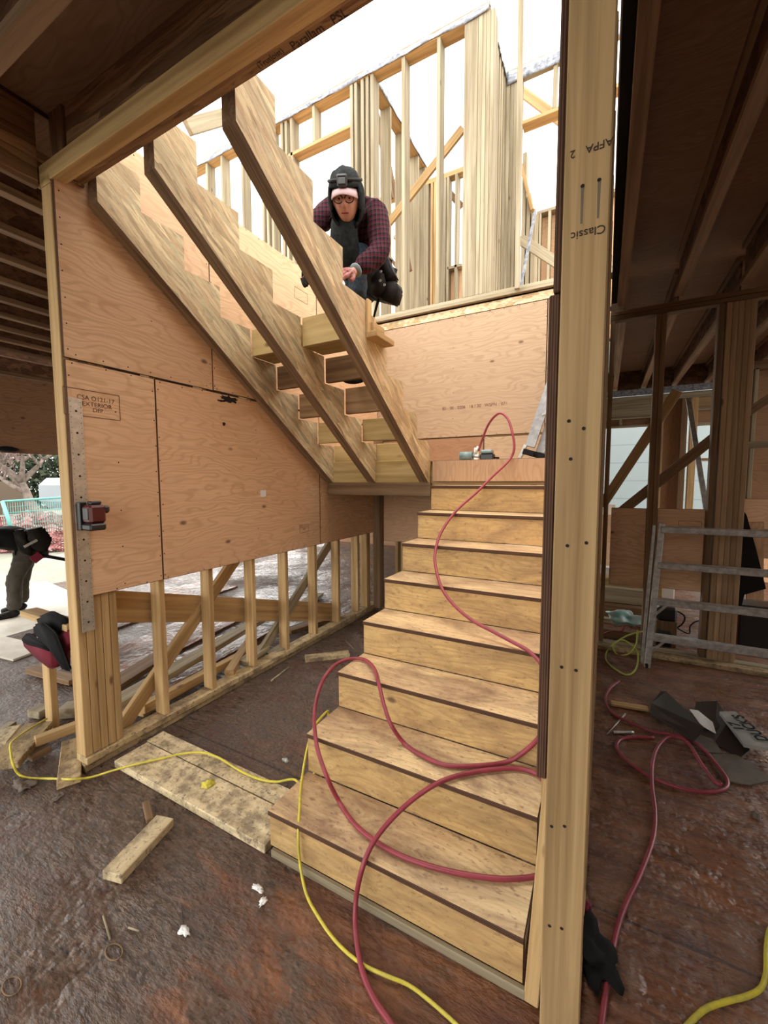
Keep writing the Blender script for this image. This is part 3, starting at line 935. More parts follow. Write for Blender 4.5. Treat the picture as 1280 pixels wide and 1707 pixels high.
# side wall seen past the stud cluster
ws = struct('wall_side_right', 'plywood sheathed partition at the right edge')
BX('sheathing', (1.50, 2.9), (5.0, 5.02), (.65, 2.9), 'ply_dark', ws, g=0)
BX('stud', (1.50, 1.54), (4.9, 4.99), (.1, 2.9), 'lumber_dim', ws)
BX('stud', (1.62, 1.655), (4.9, 4.99), (1.2, 2.8), 'lumber_pale', ws)
BX('plate', (1.45, 2.9), (4.9, 4.99), (2.78, 2.86), 'lumber_dark', ws)
b = bd('brace_board', (1.36, 4.2, 1.90), (2.2, 4.2, 1.92), .07, .03, 'lumber_pale')
tag(b, 'pale horizontal board at the right edge beside the stud cluster', 'board')
b = bd('brace_board', (1.38, 4.4, 2.18), (1.9, 4.4, 2.6), .08, .036, 'lumber_dark')
tag(b, 'dark sloping board at the right edge above the pale horizontal one', 'brace')
we = slab('shade_wall_right', (4.2, 4.3), (-3.5, 3.0), (0, 3.35), 'ply_dark', 'unseen dark plywood wall added at right to limit side light')  # added out of view, its length set by how much side light enters
nb = BX('neighbour_wall', (-2.5, 6), (11, 11.2), (-.3, 5.2), 'siding', g=0, bev=0)
tag(nb, 'pale blue clad side of the neighbouring house outside the window', 'building')

# ------------------------------------------------------------------ upper storey framing
ub = struct('wall_upper_back', 'open stud wall of the upper storey above the landing')
Y = 3.1
ZT = 6.10
BX('bottom_plate', (-2.25, 1.5), (Y - .035, Y + .105), (3.374, 3.41), 'lumber_pale', ub)
BX('bottom_plate', (-2.35, 1.5), (Y, Y + .14), (3.412, 3.45), 'lumber_pale', ub)
BX('bottom_plate', (-6.0, -2.35), (Y, Y + .14), (3.375, 3.41), 'lumber_pale', ub)
BX('top_plate', (-6.0, -.95), (Y, Y + .14), (ZT - .02, ZT + .018), 'lumber', ub)
BX('top_plate', (-6.0, -.95), (Y, Y + .14), (ZT + .02, ZT + .062), 'lumber_dim', ub)
def ust(x, w=.038, z0=3.45, z1=ZT - .02, y=Y, d=.14, m='lumber_pale', p=ub):
    BX('stud', (x, x + w), (y, y + d), (z0, z1), m, p, g=2)
for x in (-4.999, -4.694, -4.302, -3.940, -3.861, -3.778):
    ust(x, z0=3.41)
for x in (-3.597, -3.528, -3.441): ust(x, z0=3.41)
for x in (-2.550, -2.493): ust(x)
for x in (-2.405, -2.342, -2.279): ust(x)
ust(-1.890); ust(-1.487)
xw = -1.195
BX('stud', (xw, xw + .14), (Y, Y + .038), (3.45, ZT - .02), 'lumber_pale', ub, g=2)
for k in range(4): ust(xw + .143 + k * .0395)
BX('window_plate', (-3.477, -2.544), (Y, Y + .14), (5.63, 5.67), 'lumber', ub)
ust(-3.094, z0=5.67)
bm = bmesh.new()
def crinkle(bm, x0, x1, y, z0, z1, n, axis='x', seed=0):
    rows = []
    for i in range(n + 1):
        a = x0 + (x1 - x0) * i / n
        col = []
        for j in range(5):
            zz = z0 + (z1 - z0) * j / 4
            drop = mn.noise(V((a * 2.2, j * .4, seed))) * .03 * (1 if j == 0 else .3)
            off = mn.noise(V((a * 9, zz * 22, seed + 4))) * .012
            p = (a, y - .012 + off, zz + drop) if axis == 'x' else (y + .012 + off, a, zz + drop)
            col.append(bm.verts.new(p))
        rows.append(col)
    for A, B in zip(rows, rows[1:]):
        for j in range(4):
            f = bm.faces.new((A[j], B[j], B[j + 1], A[j + 1]))
            f.smooth = True
crinkle(bm, -5.4, -.95, Y, ZT - .022, ZT + .036, 260)
o = mobj('plastic_film', bm, 'film')
so = o.modifiers.new('thick', 'SOLIDIFY'); so.thickness = .002
tag(o, 'crinkled plastic film stapled along the top plate of the upper wall', 'plastic film')
# return wall from the wide stud cluster, running away
uc = struct('wall_upper_side', 'short upper stud wall running back from the corner')
for k in range(6):
    BX('stud', (-1.09 + .0, -.95), (3.27 + k * .105, 3.308 + k * .105), (3.41, ZT - .02), 'lumber_pale', uc, g=2)
BX('top_plate', (-1.09, -.95), (3.24, 3.98), (ZT - .02, ZT + .018), 'lumber_pale', uc)
BX('bottom_plate', (-1.09, -.95), (3.24, 3.98), (3.375, 3.41), 'lumber_pale', uc)
bm = bmesh.new()
crinkle(bm, 3.1, 3.9, -.95, ZT - .04, ZT + .075, 60, 'y', 8)
o = mobj('plastic_film', bm, 'film')
so = o.modifiers.new('thick', 'SOLIDIFY'); so.thickness = .002
tag(o, 'plastic film along the top of the short side wall at the tall stud cluster', 'plastic film')
ud = struct('wall_upper_right', 'upper stud wall with an opening, partly behind the post')
Y2 = 3.88
BX('top_plate', (-.95, 2.0), (Y2, Y2 + .14), (ZT - .02, ZT + .018), 'lumber_pale', ud)
BX('top_plate', (-.95, 2.0), (Y2, Y2 + .14), (ZT + .02, ZT + .058), 'lumber_pale', ud)
BX('bottom_plate', (-.95, 2.0), (Y2, Y2 + .14), (3.375, 3.41), 'lumber_pale', ud)
for x in (-1.025, -.985, -.945, -.905, -.865, -.82): BX('stud', (x, x + .038), (Y2, Y2 + .14), (3.41, ZT - .02), 'lumber_pale', ud, g=2)
BX('window_plate', (-.77, 1.0), (Y2, Y2 + .14), (5.53, 5.57), 'lumber', ud)
BX('stud', (-.455, -.417), (Y2, Y2 + .14), (5.57, ZT - .02), 'lumber_pale', ud, g=2)
bm = bmesh.new()
crinkle(bm, -.94, 1.5, Y2, ZT - .10, ZT + .03, 130, 'x', 15)
o = mobj('plastic_film', bm, 'film')
so = o.modifiers.new('thick', 'SOLIDIFY'); so.thickness = .002
tag(o, 'plastic film hanging under the right-hand upper top plate', 'plastic film')
# return wall going back at the window cluster
ue = struct('wall_upper_far_side', 'upper side wall running back behind the crouching worker')
BX('top_plate', (-2.40, -2.26), (3.26, 4.75), (ZT - .02, ZT + .018), 'lumber', ue)
BX('top_plate', (-2.40, -2.26), (3.26, 4.75), (ZT + .02, ZT + .058), 'lumber', ue)
for y in (3.55, 3.95, 4.4, 4.65): BX('stud', (-2.40, -2.26), (y, y + .038), (3.41, ZT - .02), 'lumber_pale', ue, g=2)
bm = bmesh.new()
crinkle(bm, 3.2, 4.7, -2.26, ZT - .02, ZT + .075, 90, 'y', 21)
o = mobj('plastic_film', bm, 'film')
so = o.modifiers.new('thick', 'SOLIDIFY'); so.thickness = .002
tag(o, 'plastic film along the side wall plate above the worker', 'plastic film')
uf = struct('wall_upper_far', 'furthest upper stud wall with plywood below its window openings')
Y3 = 5.0
BX('top_plate', (-4.2, -1.2), (Y3, Y3 + .14), (ZT - .02, ZT + .05), 'lumber', uf)
BX('bottom_plate', (-4.2, 1.6), (Y3, Y3 + .14), (3.375, 3.41), 'lumber', uf)
def farst(xs, z0=3.41, z1=ZT - .02, m='lumber_pale'):
    for x in xs: BX('stud', (x, x + .038), (Y3, Y3 + .14), (z0, z1), m, uf, g=2)
xa = -2.547
farst([xa + .04 * k for k in range(5)])
xb = -2.364
farst([xb + .05, xb + .10], m='lumber')
xc = -2.156
farst([xc + .05, xc + .1])
farst([-1.926])
BX('window_plate', (-2.959, -2.489), (Y3, Y3 + .14), (5.45, 5.49), 'lumber', uf)
BX('plywood_sheet', (-2.960, -2.567), (Y3 + .12, Y3 + .14), (3.41, 4.45), 'ply', uf)
BX('plywood_sheet', (-2.040, -1.814), (Y3 + .12, Y3 + .14), (3.41, 4.75), 'ply', uf)
BX('sill_plate', (-2.040, -1.814), (Y3, Y3 + .14), (4.75, 4.79), 'lumber_pale', uf)
ug = struct('wall_upper_far_right', 'far upper wall sheathed in plywood at right')
Y4 = 5.2
zt = 5.290
BX('plywood_sheet', (-0.774, 1.8), (Y4 + .12, Y4 + .14), (3.41, zt), 'ply', ug)
BX('top_plate', (-0.790, 1.8), (Y4, Y4 + .14), (zt, zt + .04), 'lumber_pale', ug)
for x in (-0.790, -0.766, -0.638, -0.497):
    BX('stud', (x, x + .038), (Y4, Y4 + .14), (3.41, zt), 'lumber_pale', ug, g=2)
uh = struct('wall_upper_raking', 'upper studs of falling height behind the tall stud cluster')
for k, (u, z) in enumerate(((-0.848, 5.6), (-0.790, 5.1), (-0.732, 4.9))):
    BX('stud', (u, u + .045), (4.4, 4.54), (3.41, z), 'lumber_pale', uh, g=2)
bd('raking_plate', (-0.883,4.380,5.528), (-0.712,4.380,4.863), .04, .09, 'lumber', uh)
slab('floor_upper', (-2.305, .175), (3.10, 7.4), (3.353, 3.374), 'ply_deck', 'plywood subfloor of the upper storey')

def brace(a, b, w, label, m='lumber', t=.036):
    o = bd('brace_board', a, b, w, t, m, up=(0, 0, 1))
    return tag(o, label, 'brace')
brace((-2.177,3.350,4.600), (-1.278,3.350,5.310), .09, 'long sloping brace rising right behind the two slender upper studs')
brace((-2.415,3.500,6.317), (-2.389,4.900,6.243), .09, 'descending timber under the plastic film left of the slender upper studs', 'lumber')
brace((-2.472,3.600,6.106), (-2.273,3.600,5.041), .06, 'short steep dark brace just right of the upper window cluster', 'lumber_dark')
brace((-2.617,4.200,5.977), (-2.284,4.200,4.442), .05, 'steep dark brace falling behind the left slender stud', 'lumber_dark')
brace((-0.924,4.500,6.433), (-0.314,4.500,5.744), .10, 'sloping brace across the right-hand upper opening', 'lumber')
brace((-0.744,3.750,4.238), (-0.314,3.750,3.854), .10, 'low sloping pale brace right of the tall stud cluster', 'lumber_pale')
brace((-2.149,5.300,6.092), (-1.912,5.300,5.779), .09, 'short far brace between slender stud and tall cluster', 'lumber_dark')
brace((-2.200,0.654,3.776), (-2.200,1.011,4.106), .085, 'pale board crossing the sky between the middle and outer stringers', 'lumber_pale')
brace((-2.590,4.000,4.719), (-2.334,4.000,4.345), .04, 'small dark brace low behind the worker', 'lumber_dark')
brace((-2.907,4.900,6.214), (-2.547,4.900,6.210), .07, 'far horizontal timber left of the slender upper studs', 'lumber')
brace((-0.692,3.600,3.653), (-0.561,3.600,4.394), .03, 'thin film-covered pole leaning right of the tall cluster', 'film', .02)
o = bd('tall_pole', (-0.618,3.020,3.385), (-0.640,3.020,6.135), .045, .045, 'lumber_pale', up=(1, 0, 0))
tag(o, 'very tall film-wrapped pole standing above the back wall plate', 'pole')
# ------------------------------------------------------------------ loose boards on the floor by the stairs
def loose(p0, p1, w, t, m, label, name='loose_board', group=None, cat='board', edgewise=False):
    o = (bd if edgewise else flat)(name, p0, p1, w, t, m)
    return tag(o, label, cat, group)
loose((-2.12, .075, .020), (-1.012, .070, .020), .185, .038, 'lumber_bright', 'wide muddy plank on the floor between the left wall and the stairs')
loose((-2.14, .228, .019), (-1.02, .224, .019), .105, .036, 'lumber_bright', 'paler narrow plank lying behind the wide muddy plank')
loose((-1.454,-0.391,0.019), (-1.525,-0.120,0.019), .092, .038, 'lumber_bright', 'short muddy timber offcut alone on the near floor', 'timber_offcut')
loose((-2.056,1.524,0.019), (-1.770,1.788,0.019), .085, .038, 'lumber_dirty', 'short timber offcut on the floor beside the fifth stair step', 'timber_offcut')
loose((-2.527,-0.030,0.030), (-2.179,-0.207,0.020), .10, .038, 'lumber_dirty', 'muddy board end lying in front of the left wall post', 'timber_offcut')
loose((-2.741,-0.100,0.110), (-2.562,-0.337,0.060), .15, .04, 'lumber_dirty', 'broad muddy board end at the far left edge of the frame')
loose((-2.591,-0.183,0.100), (-2.543,0.023,0.100), .05, .05, 'lumber', 'narrow timber running behind the left wall post at floor level')
loose((-2.586,-0.217,0.030), (-2.590,-0.125,0.030), .07, .04, 'lumber_dark', 'small brown wood chunk under the boards at left', 'timber_offcut')
loose((-2.818,-0.274,0.050), (-2.959,-0.155,0.050), .09, .04, 'lumber_bright', 'pale board end cut by the left picture edge')
loose((-3.070,-0.008,0.030), (-3.092,0.077,0.030), .10, .05, 'lumber_pale', 'small pale block behind the bench leg', 'timber_offcut')
loose((-3.026,-0.206,0.020), (-3.080,-0.108,0.020), .05, .04, 'lumber_pale', 'thin pale stick behind the pale board end at far left', 'timber_offcut')
loose((-3.898,0.305,0.030), (-3.350,0.366,0.030), .09, .04, 'lumber_dark', 'dark plank on the floor behind the tool bag')
loose((-2.874,0.093,0.040), (-2.932,0.176,0.040), .10, .07, 'lumber_pale', 'pinkish broken block behind the wall post', 'timber_offcut')
# behind the open studs
loose((-2.345, .10, .835), (-2.385, 2.52, .095), .185, .038, 'lumber', 'long broad plank leaning behind the open studs', 'leaning_plank', edgewise=True)
b = bd('brace_board', (-2.335, .08, .02), (-2.335, 1.10, 1.0), .089, .036, 'lumber')
tag(b, 'sloping brace behind the first two open studs of the left wall', 'brace')
b = bd('brace_board', (-2.345, 1.20, .02), (-2.345, 2.42, .985), .089, .036, 'lumber_pale')
tag(b, 'sloping pale brace behind the third and fourth open studs', 'brace')
b = bd('brace_board', (-2.500,3.189,-0.075), (-2.500,3.363,0.594), .06, .036, 'lumber_pale')
tag(b, 'pale leaning stick near the far corner of the left wall', 'brace')
loose((-2.591,0.205,0.100), (-3.013,2.108,0.100), .13, .045, 'lumber_pale', 'long grey board on the floor beyond the studs, furthest of the long boards')
loose((-2.403,0.309,0.090), (-2.479,1.370,0.090), .06, .06, 'lumber', 'long narrow timber beyond the studs, in front of the grey board')
loose((-2.459,0.309,0.050), (-2.532,1.040,0.050), .12, .04, 'block', 'broad yellowish board lying just behind the bottom plate')
loose((-2.285,0.911,0.100), (-2.677,1.520,0.100), .07, .05, 'lumber', 'short timber wedge between the second and third open studs', 'timber_offcut')
loose((-2.328,1.087,0.100), (-2.369,1.376,0.120), .10, .04, 'lumber_pale', 'pale broken offcut beside the third open stud', 'timber_offcut')
loose((-2.334,1.380,0.050), (-2.280,1.535,0.090), .11, .03, 'lumber_pale', 'small curved offcut beside the fourth open stud', 'timber_offcut')
loose((-2.916,0.376,0.070), (-3.162,1.063,0.070), .16, .04, 'lumber_dark', 'dark plank end beyond the first open stud')
loose((-2.610,1.940,0.030), (-2.474,2.422,0.030), .12, .04, 'lumber_dark', 'dark offcut between the fifth and sixth open studs', 'timber_offcut')
loose((-3.020,2.677,0.030), (-3.185,3.193,0.030), .16, .04, 'lumber_pale', 'pale board behind the leaning plank near the sixth stud', 'timber_offcut')
for P, sz, rz, l in (((-3.537,1.321,0.012), (1.9, .62), .18, 'wet plywood sheet on the floor behind the leaning plank'),
                     ((-4.763,1.773,0.012), (2.4, .8), .12, 'wet plywood sheet on the floor furthest behind the studs'),
                     ((-2.892,1.100,0.012), (1.7, .40), .12, 'wet narrow plywood strip on the floor beyond the studs')):
    bm = boxbm(sz[0], sz[1], .018, 0)
    o = mobj('plywood_offcut', bm, ['floor'], Matrix.Translation(V(P)) @ Matrix.Rotation(1.57 + rz, 4, 'Z'))
    tag(o, l, 'plywood sheet')
bm = boxbm(2.2, 3.4, .02, 0)
o = mobj('plywood_offcut', bm, ['lumber_pale'], Matrix.Translation((-6.209,1.069,0.012)) @ Matrix.Rotation(math.atan2(.95, 2.0), 4, 'Z'))
bm = bmesh.new()
q = [(-4.288,0.328,0.020), (-4.408,0.874,0.020), (-5.664,1.615,0.020), (-7.426,1.852,0.020), (-7.744,0.845,0.020), (-5.005,0.226,0.020)]
D.objects.remove(o)
c0 = sum((V(p) for p in q), V()) / len(q)
vs = [bm.verts.new(V(p) - c0) for p in q]
f = bm.faces.new(vs)
r_ = bmesh.ops.extrude_face_region(bm, geom=[f])
for v in [g for g in r_['geom'] if isinstance(g, bmesh.types.BMVert)]: v.co.z -= .018
bmesh.ops.recalc_face_normals(bm, faces=bm.faces[:])
M['sheet_white'] = plain('pale_floor_sheet', (.72, .68, .60), .6, c2=(.55, .50, .42), sc=4)
o = mobj('plywood_sheet', bm, 'sheet_white', Matrix.Translation(c0))
tag(o, 'bright pale plywood sheet on the ground under the bending worker', 'plywood sheet')

# bench with tool bag
bn = thing('trestle', (-2.83, 0, 0), 'rough timber trestle leg and top board left of the wall post', 'trestle')
BX('leg', (-2.87, -2.782), (-.02, .018), (0, .72), 'lumber', bn)
BX('top_board', (-2.98, -2.42), (-.07, .02), (.722, .76), 'lumber', bn)
BX('side_board', (-2.50, -2.46), (-.06, .0), (.60, .72), 'lumber_dark', bn)
tb = thing('tool_bag', (-2.75, -.1, .4), 'black and red tool belt bag hanging from the timber trestle', 'tool bag')
def bag(name, outline, y0, y1, mats):
    bm, c = prism(name, outline, 1, y0, y1, mats)
    bmesh.ops.bevel(bm, geom=bm.edges[:], offset=.012, segments=2, affect='EDGES')
    return mobj(name, bm, mats, Matrix.Translation(c), tb, smooth=True)

def pxz(*a): return [(p[0], p[2]) for p in a]
bag('pouch_shell', pxz((-2.905,-0.080,0.596), (-2.773,-0.080,0.664), (-2.673,-0.080,0.653), (-2.540,-0.080,0.607), (-2.526,-0.080,0.504), (-2.583,-0.080,0.481), (-2.736,-0.080,0.510), (-2.880,-0.080,0.555)), -.10, -.05, ['bag_red', 'bag_red'])
bag('pouch_shell', pxz((-2.549,-0.060,0.683), (-2.410,-0.060,0.742), (-2.374,-0.060,0.667), (-2.440,-0.060,0.599), (-2.450,-0.060,0.513), (-2.541,-0.060,0.536), (-2.587,-0.060,0.605)), -.08, -.045, ['bag_red', 'bag_red'])
bag('belt', pxz((-2.683,-0.100,0.737), (-2.580,-0.100,0.775), (-2.437,-0.100,0.737), (-2.296,-0.100,0.543), (-2.372,-0.100,0.533), (-2.518,-0.100,0.626), (-2.677,-0.100,0.681)), -.125, -.102, ['black', 'black'])
bag('pouch_rim', pxz((-2.876,-0.090,0.612), (-2.792,-0.090,0.668), (-2.606,-0.090,0.655), (-2.530,-0.090,0.606), (-2.641,-0.090,0.605), (-2.818,-0.090,0.593)), -.115, -.10, ['black', 'black'])
bag('flap', pxz((-2.777,-0.050,0.750), (-2.611,-0.050,0.812), (-2.452,-0.050,0.794), (-2.461,-0.050,0.716), (-2.603,-0.050,0.656), (-2.726,-0.050,0.692)), -.075, -.035, ['black', 'black'])
hose('ring', [(-2.635,-0.120,0.723), (-2.654,-0.120,0.692), (-2.635,-0.120,0.670), (-2.610,-0.120,0.699), (-2.628,-0.120,0.724)], .0016, 'galv', tb)

# small litter
def crumb(P, s, m, label, seed, name='plastic_scrap', cat='scrap', rot=0):
    o = blob(name, (P[0], P[1], P[2] + s[2] * .35), s, m, amp=.55, freq=4, seed=seed, rot=(0, 0, rot))
    return tag(o, label, cat)
crumb((-0.930,-0.143,0.000), (.045, .02, .012), 'white', 'small crumpled white scrap on the near floor left of the red hose', 4)
crumb((-0.876,-0.172,0.000), (.022, .03, .012), 'white', 'white scrap just below the crumpled one left of the red hose', 9)
crumb((-1.044,-0.375,0.000), (.04, .022, .012), 'white', 'curled white scrap in the middle of the near floor', 14)
crumb((-1.517,0.104,0.038), (.05, .05, .02), 'cord', 'yellowish crumpled lump on the wide muddy plank', 19, 'clay_lump', 'lump')
crumb((-2.390,-0.314,0.000), (.12, .07, .03), 'mud', 'lump of dried mud on the floor at the left edge below the yellow cord', 23, 'mud_lump', 'mud lump')
crumb((-2.137,-0.279,0.000), (.03, .05, .01), 'mud', 'small mud lump right of the larger one at the left edge', 29, 'mud_lump', 'mud lump')
crumb((0.212,0.121,0.000), (.012, .008, .008), 'white', 'tiny white crumb on the floor beside the post', 33)
crumb((0.863,1.195,0.000), (.03, .05, .012), 'card', 'small tan chip on the wet floor at the right edge', 37, 'wood_chip', 'chip')
crumb((-1.325,0.457,0.000), (.03, .02, .02), 'galv', 'shiny bit of foil left of the second step', 41, 'foil_scrap')
o = rod('wood_sliver', (-1.346,-0.479,0.004), (-1.241,-0.511,0.004), .0035, 'lumber_pale'); tag(o, 'thin pale wood sliver on the near floor at left', 'sliver')
o = rod('wood_sliver', (-1.227,-0.459,0.004), (-1.182,-0.448,0.004), .003, 'lumber_pale'); tag(o, 'tiny sliver right of the thin pale one on the near floor', 'sliver')
o = rod('wood_sliver', (-1.134,-0.321,0.004), (-1.069,-0.361,0.004), .002, 'card_dark'); tag(o, 'dark nail-like sliver above the curled white scrap', 'sliver')
o = rod('wood_sliver', (-2.047,1.106,0.008), (-2.083,1.354,0.008), .008, 'lumber_pale', seg=4); tag(o, 'flat pale stick on the floor by the bottom plate', 'sliver')
o = rod('wood_sliver', (-2.070,2.118,0.004), (-1.807,1.926,0.004), .003, 'lumber_pale', seg=4); tag(o, 'thin splinter on the floor behind the timber offcut', 'sliver')
def ringm(P, rx, ry, rz, label):
    pts = [V(P) + V((rx * math.cos(a * math.pi / 8), ry * math.sin(a * math.pi / 8), .003)) for a in range(17)]
    o = hose('wire_ring', pts, .0022, 'lumber_dark', sub=2, seg=6)
    return tag(o, label, 'ring')
ringm((-1.194,-0.525,0.000), .035, .02, 0, 'small wire ring on the near floor')
ringm((-1.376,-0.727,0.000), .035, .02, 0, 'faint wire ring at the lower left corner')
b = flat('wood_chip', (-1.703,-0.101,0.020), (-1.583,-0.156,0.020), .03, .02, 'lumber_dark'); tag(b, 'muddy wood chip standing above the lone offcut', 'chip')

# ------------------------------------------------------------------ air hose and cords
R_ = .0092
h1 = hose('air_hose', [(-0.747,2.200,1.800), (-0.719,2.200,1.882), (-0.652,2.160,2.014), (-0.563,2.120,2.083), (-0.493,2.100,2.033), (-0.447,2.060,1.917), (-0.427,2.035,1.796),
    (-0.460,2.010,1.706), (-0.544,1.844,1.583), (-0.619,1.689,1.468), (-0.710,1.526,1.348), (-0.752,1.348,1.216), (-0.735,1.199,1.105), (-0.685,1.090,1.025), (-0.606,0.980,0.944), (-0.504,0.899,0.883),
    (-0.391,0.840,0.840), (-0.280,0.805,0.814), (-0.187,0.776,0.793), (-0.099,0.747,0.771), (-0.041,0.708,0.742), (-0.008,0.655,0.703)], R_, 'hose')
tag(h1, 'red air hose looping off the landing and snaking down the upper steps', 'air hose')
h2 = hose('air_hose', [(0.019,0.490,0.588), (-0.016,0.492,0.516), (-0.066,0.492,0.446), (-0.131,0.473,0.392), (-0.224,0.399,0.392), (-0.344,0.336,0.392), (-0.454,0.344,0.392), (-0.556,0.380,0.392), (-0.616,0.364,0.472), (-0.679,0.413,0.524), 
    (-0.741,0.480,0.573), (-0.828,0.587,0.590), (-0.933,0.666,0.585), (-1.007,0.643,0.585), (-1.044,0.564,0.582), (-1.035,0.449,0.567), (-1.040,0.389,0.502), (-1.035,0.351,0.414), (-0.950,0.246,0.400), (-0.895,0.195,0.362), (-0.805,0.137,0.312), (-0.754,0.155,0.202),
    (-0.638,0.093,0.202), (-0.531,0.064,0.202), (-0.425,0.055,0.202), (-0.324,0.064,0.202), (-0.211,0.089,0.202), (-0.087,0.131,0.204), (0.003,0.181,0.206), (0.052,0.220,0.210)], R_, 'hose')
tag(h2, 'red air hose forming a big loop over the middle steps', 'air hose')
h3 = hose('air_hose', [(0.031,0.427,0.395), (-0.022,0.458,0.393), (-0.090,0.449,0.393), (-0.174,0.394,0.395), (-0.263,0.319,0.395), (-0.333,0.237,0.393), (-0.399,0.184,0.354), (-0.453,0.126,0.311), (-0.494,0.068,0.268), (-0.519,0.012,0.227), (-0.529,-0.035,0.174), (-0.544,-0.050,0.077),
    (-0.526,-0.086,0.030), (-0.483,-0.140,0.012), (-0.427,-0.195,0.012), (-0.362,-0.234,0.012), (-0.289,-0.262,0.012), (-0.185,-0.311,0.012)], R_, 'hose')
tag(h3, 'red air hose curving over the two lowest steps onto the near floor', 'air hose')
h4 = hose('air_hose', [(0.335,2.340,0.020), (0.270,2.188,0.012), (0.242,2.012,0.012), (0.281,1.836,0.012), (0.397,1.752,0.012), (0.500,1.714,0.012), (0.622,1.725,0.020), (0.694,1.681,0.030), (0.738,1.607,0.030), (0.771,1.536,0.015),
    (0.797,1.411,0.012), (0.764,1.319,0.012), (0.666,1.248,0.012), (0.553,1.229,0.012), (0.440,1.256,0.012), (0.348,1.338,0.012), (0.301,1.434,0.012), (0.322,1.533,0.012), (0.405,1.603,0.012), (0.500,1.647,0.012)], R_, 'hose')
tag(h4, 'red air hose lying in a flat loop on the dark floor at right', 'air hose')
h5 = hose('air_hose', [(0.760,1.328,0.030), (0.729,1.339,0.030), (0.697,1.473,0.030), (0.667,1.633,0.035), (0.621,1.678,0.035), (0.559,1.641,0.030), (0.503,1.523,0.020), (0.464,1.333,0.030), (0.450,1.168,0.020), (0.447,0.985,0.012),
    (0.423,0.809,0.012), (0.361,0.592,0.012), (0.302,0.420,0.012), (0.269,0.281,0.012), (0.248,0.138,0.012), (0.232,0.016,0.012), (0.224,-0.093,0.012)], R_, 'hose')
tag(h5, 'red air hose running from the right-hand loop down past the post', 'air hose')
y1_ = hose('extension_cord', [(-2.736,-0.065,0.130), (-2.679,-0.175,0.140), (-2.600,-0.279,0.150), (-2.530,-0.310,0.130), (-2.475,-0.322,0.090), (-2.463,-0.305,0.030), (-2.406,-0.277,0.012), (-2.282,-0.228,0.020), (-2.153,-0.209,0.050), (-2.126,-0.135,0.020), (-2.057,-0.053,0.030), (-1.966,0.021,0.050), (-1.893,0.109,0.050),
    (-1.831,0.173,0.055), (-1.741,0.237,0.055), (-1.635,0.257,0.050), (-1.558,0.255,0.046), (-1.446,0.245,0.044), (-1.319,0.245,0.046), (-1.223,0.272,0.046), (-1.146,0.328,0.046), (-1.04, .30, .03), (-1.06, .42, .2), (-1.030,0.463,0.363), (-1.007,0.367,0.395), (-1.020,0.321,0.358), (-1.020,0.273,0.286), (-0.984,0.187,0.200), (-0.881,0.047,0.200), (-0.832,-0.020,0.156), (-0.817,-0.030,0.057),
    (-0.752,-0.076,0.012), (-0.668,-0.118,0.009), (-0.558,-0.157,0.009), (-0.455,-0.171,0.009), (-0.368,-0.169,0.018), (-0.293,-0.151,0.009), (-0.222,-0.156,0.009), (-0.124,-0.172,0.009), (-0.024,-0.198,0.009)], .0055, 'cord')
tag(y1_, 'yellow extension cord from the left boards past the stair foot to the near floor', 'extension cord')
y2_ = hose('extension_cord', [(0.789,0.647,0.009), (0.743,0.579,0.009), (0.711,0.489,0.009), (0.691,0.413,0.009), (0.662,0.350,0.009), (0.618,0.304,0.009), (0.563,0.261,0.009), (0.509,0.215,0.009), (0.474,0.173,0.009), (0.439,0.123,0.009)], .0075, 'cord')
tag(y2_, 'yellow extension cord at the lower right corner', 'extension cord')

# ------------------------------------------------------------------ landing: nailer, folding ladder
c = V((-0.742,2.200,1.775))
ng = thing('nail_gun', (c.x, c.y, 1.725), 'teal and black nail gun lying on the landing under the hose', 'nail gun')
bz = 1.722
M['gun_teal'] = plain('dull_teal_casing', (.13, .22, .24), .4, c2=(.22, .30, .31), sc=20)
M['alu_grey'] = plain('grey_aluminium', (.30, .31, .315), .5, .3, c2=(.20, .20, .205), sc=16)
rod('air_cylinder', (-0.901, 2.2, bz + .042), (-0.793, 2.2, bz + .042), .034, 'gun_teal', ng, 20)
rod('fitting', (-0.793, 2.2, bz + .04), (-0.732, 2.2, bz + .035), .015, 'galv', ng)
BX('magazine', (-0.727, -0.614), (2.17, 2.24), (bz, bz + .055), 'black_gloss', ng, bev=.01)
BX('housing', (-0.722, -0.624), (2.165, 2.235), (bz + .056, bz + .085), 'gun_teal', ng, bev=.012)
rod('trigger', (-0.614, 2.2, bz + .02), (-0.575, 2.2, bz + .016), .008, 'black', ng)
rod('hose_connector', (-0.777, 2.2, bz + .03), (-0.748,2.200,1.839), .012, 'galv', ng)
for u in (794,):
    o = BX('wood_scrap', (-0.898, -0.858), (2.6, 2.62), (1.722, 1.86), 'white'); tag(o, 'small white upright scrap behind the nail gun', 'scrap')
lf = thing('folding_ladder', (-.3, 2.7, 1.722), 'grey folded aluminium ladder leaning at the right end of the landing', 'ladder')
def rail(a, b, w=.055, t=.022, m='alu_grey', nm='rail'):
    return bd(nm, a, b, w, t, m, lf, up=(1, 0, 0), bev=.002)
r1 = rail((-0.405,2.620,1.849), (-0.144,2.820,2.813), .085)
r2 = rail((-0.327,2.680,1.798), (-0.119,2.850,2.551), .075)
r3 = rail((-0.265,2.740,1.789), (-0.090,2.880,2.330), .05)
bd('foot', (-0.486,2.600,1.751), (-0.441,2.620,1.867), .03, .03, 'alu', lf, up=(1, 0, 0))
bd('foot', (-0.457,2.600,1.813), (-0.366,2.600,1.784), .05, .04, 'black', lf)
bd('foot', (-0.375,2.660,1.788), (-0.284,2.660,1.759), .05, .04, 'black', lf)
rod('rung', (-0.309,2.660,2.133), (-0.224,2.800,2.093), .012, 'alu', lf)
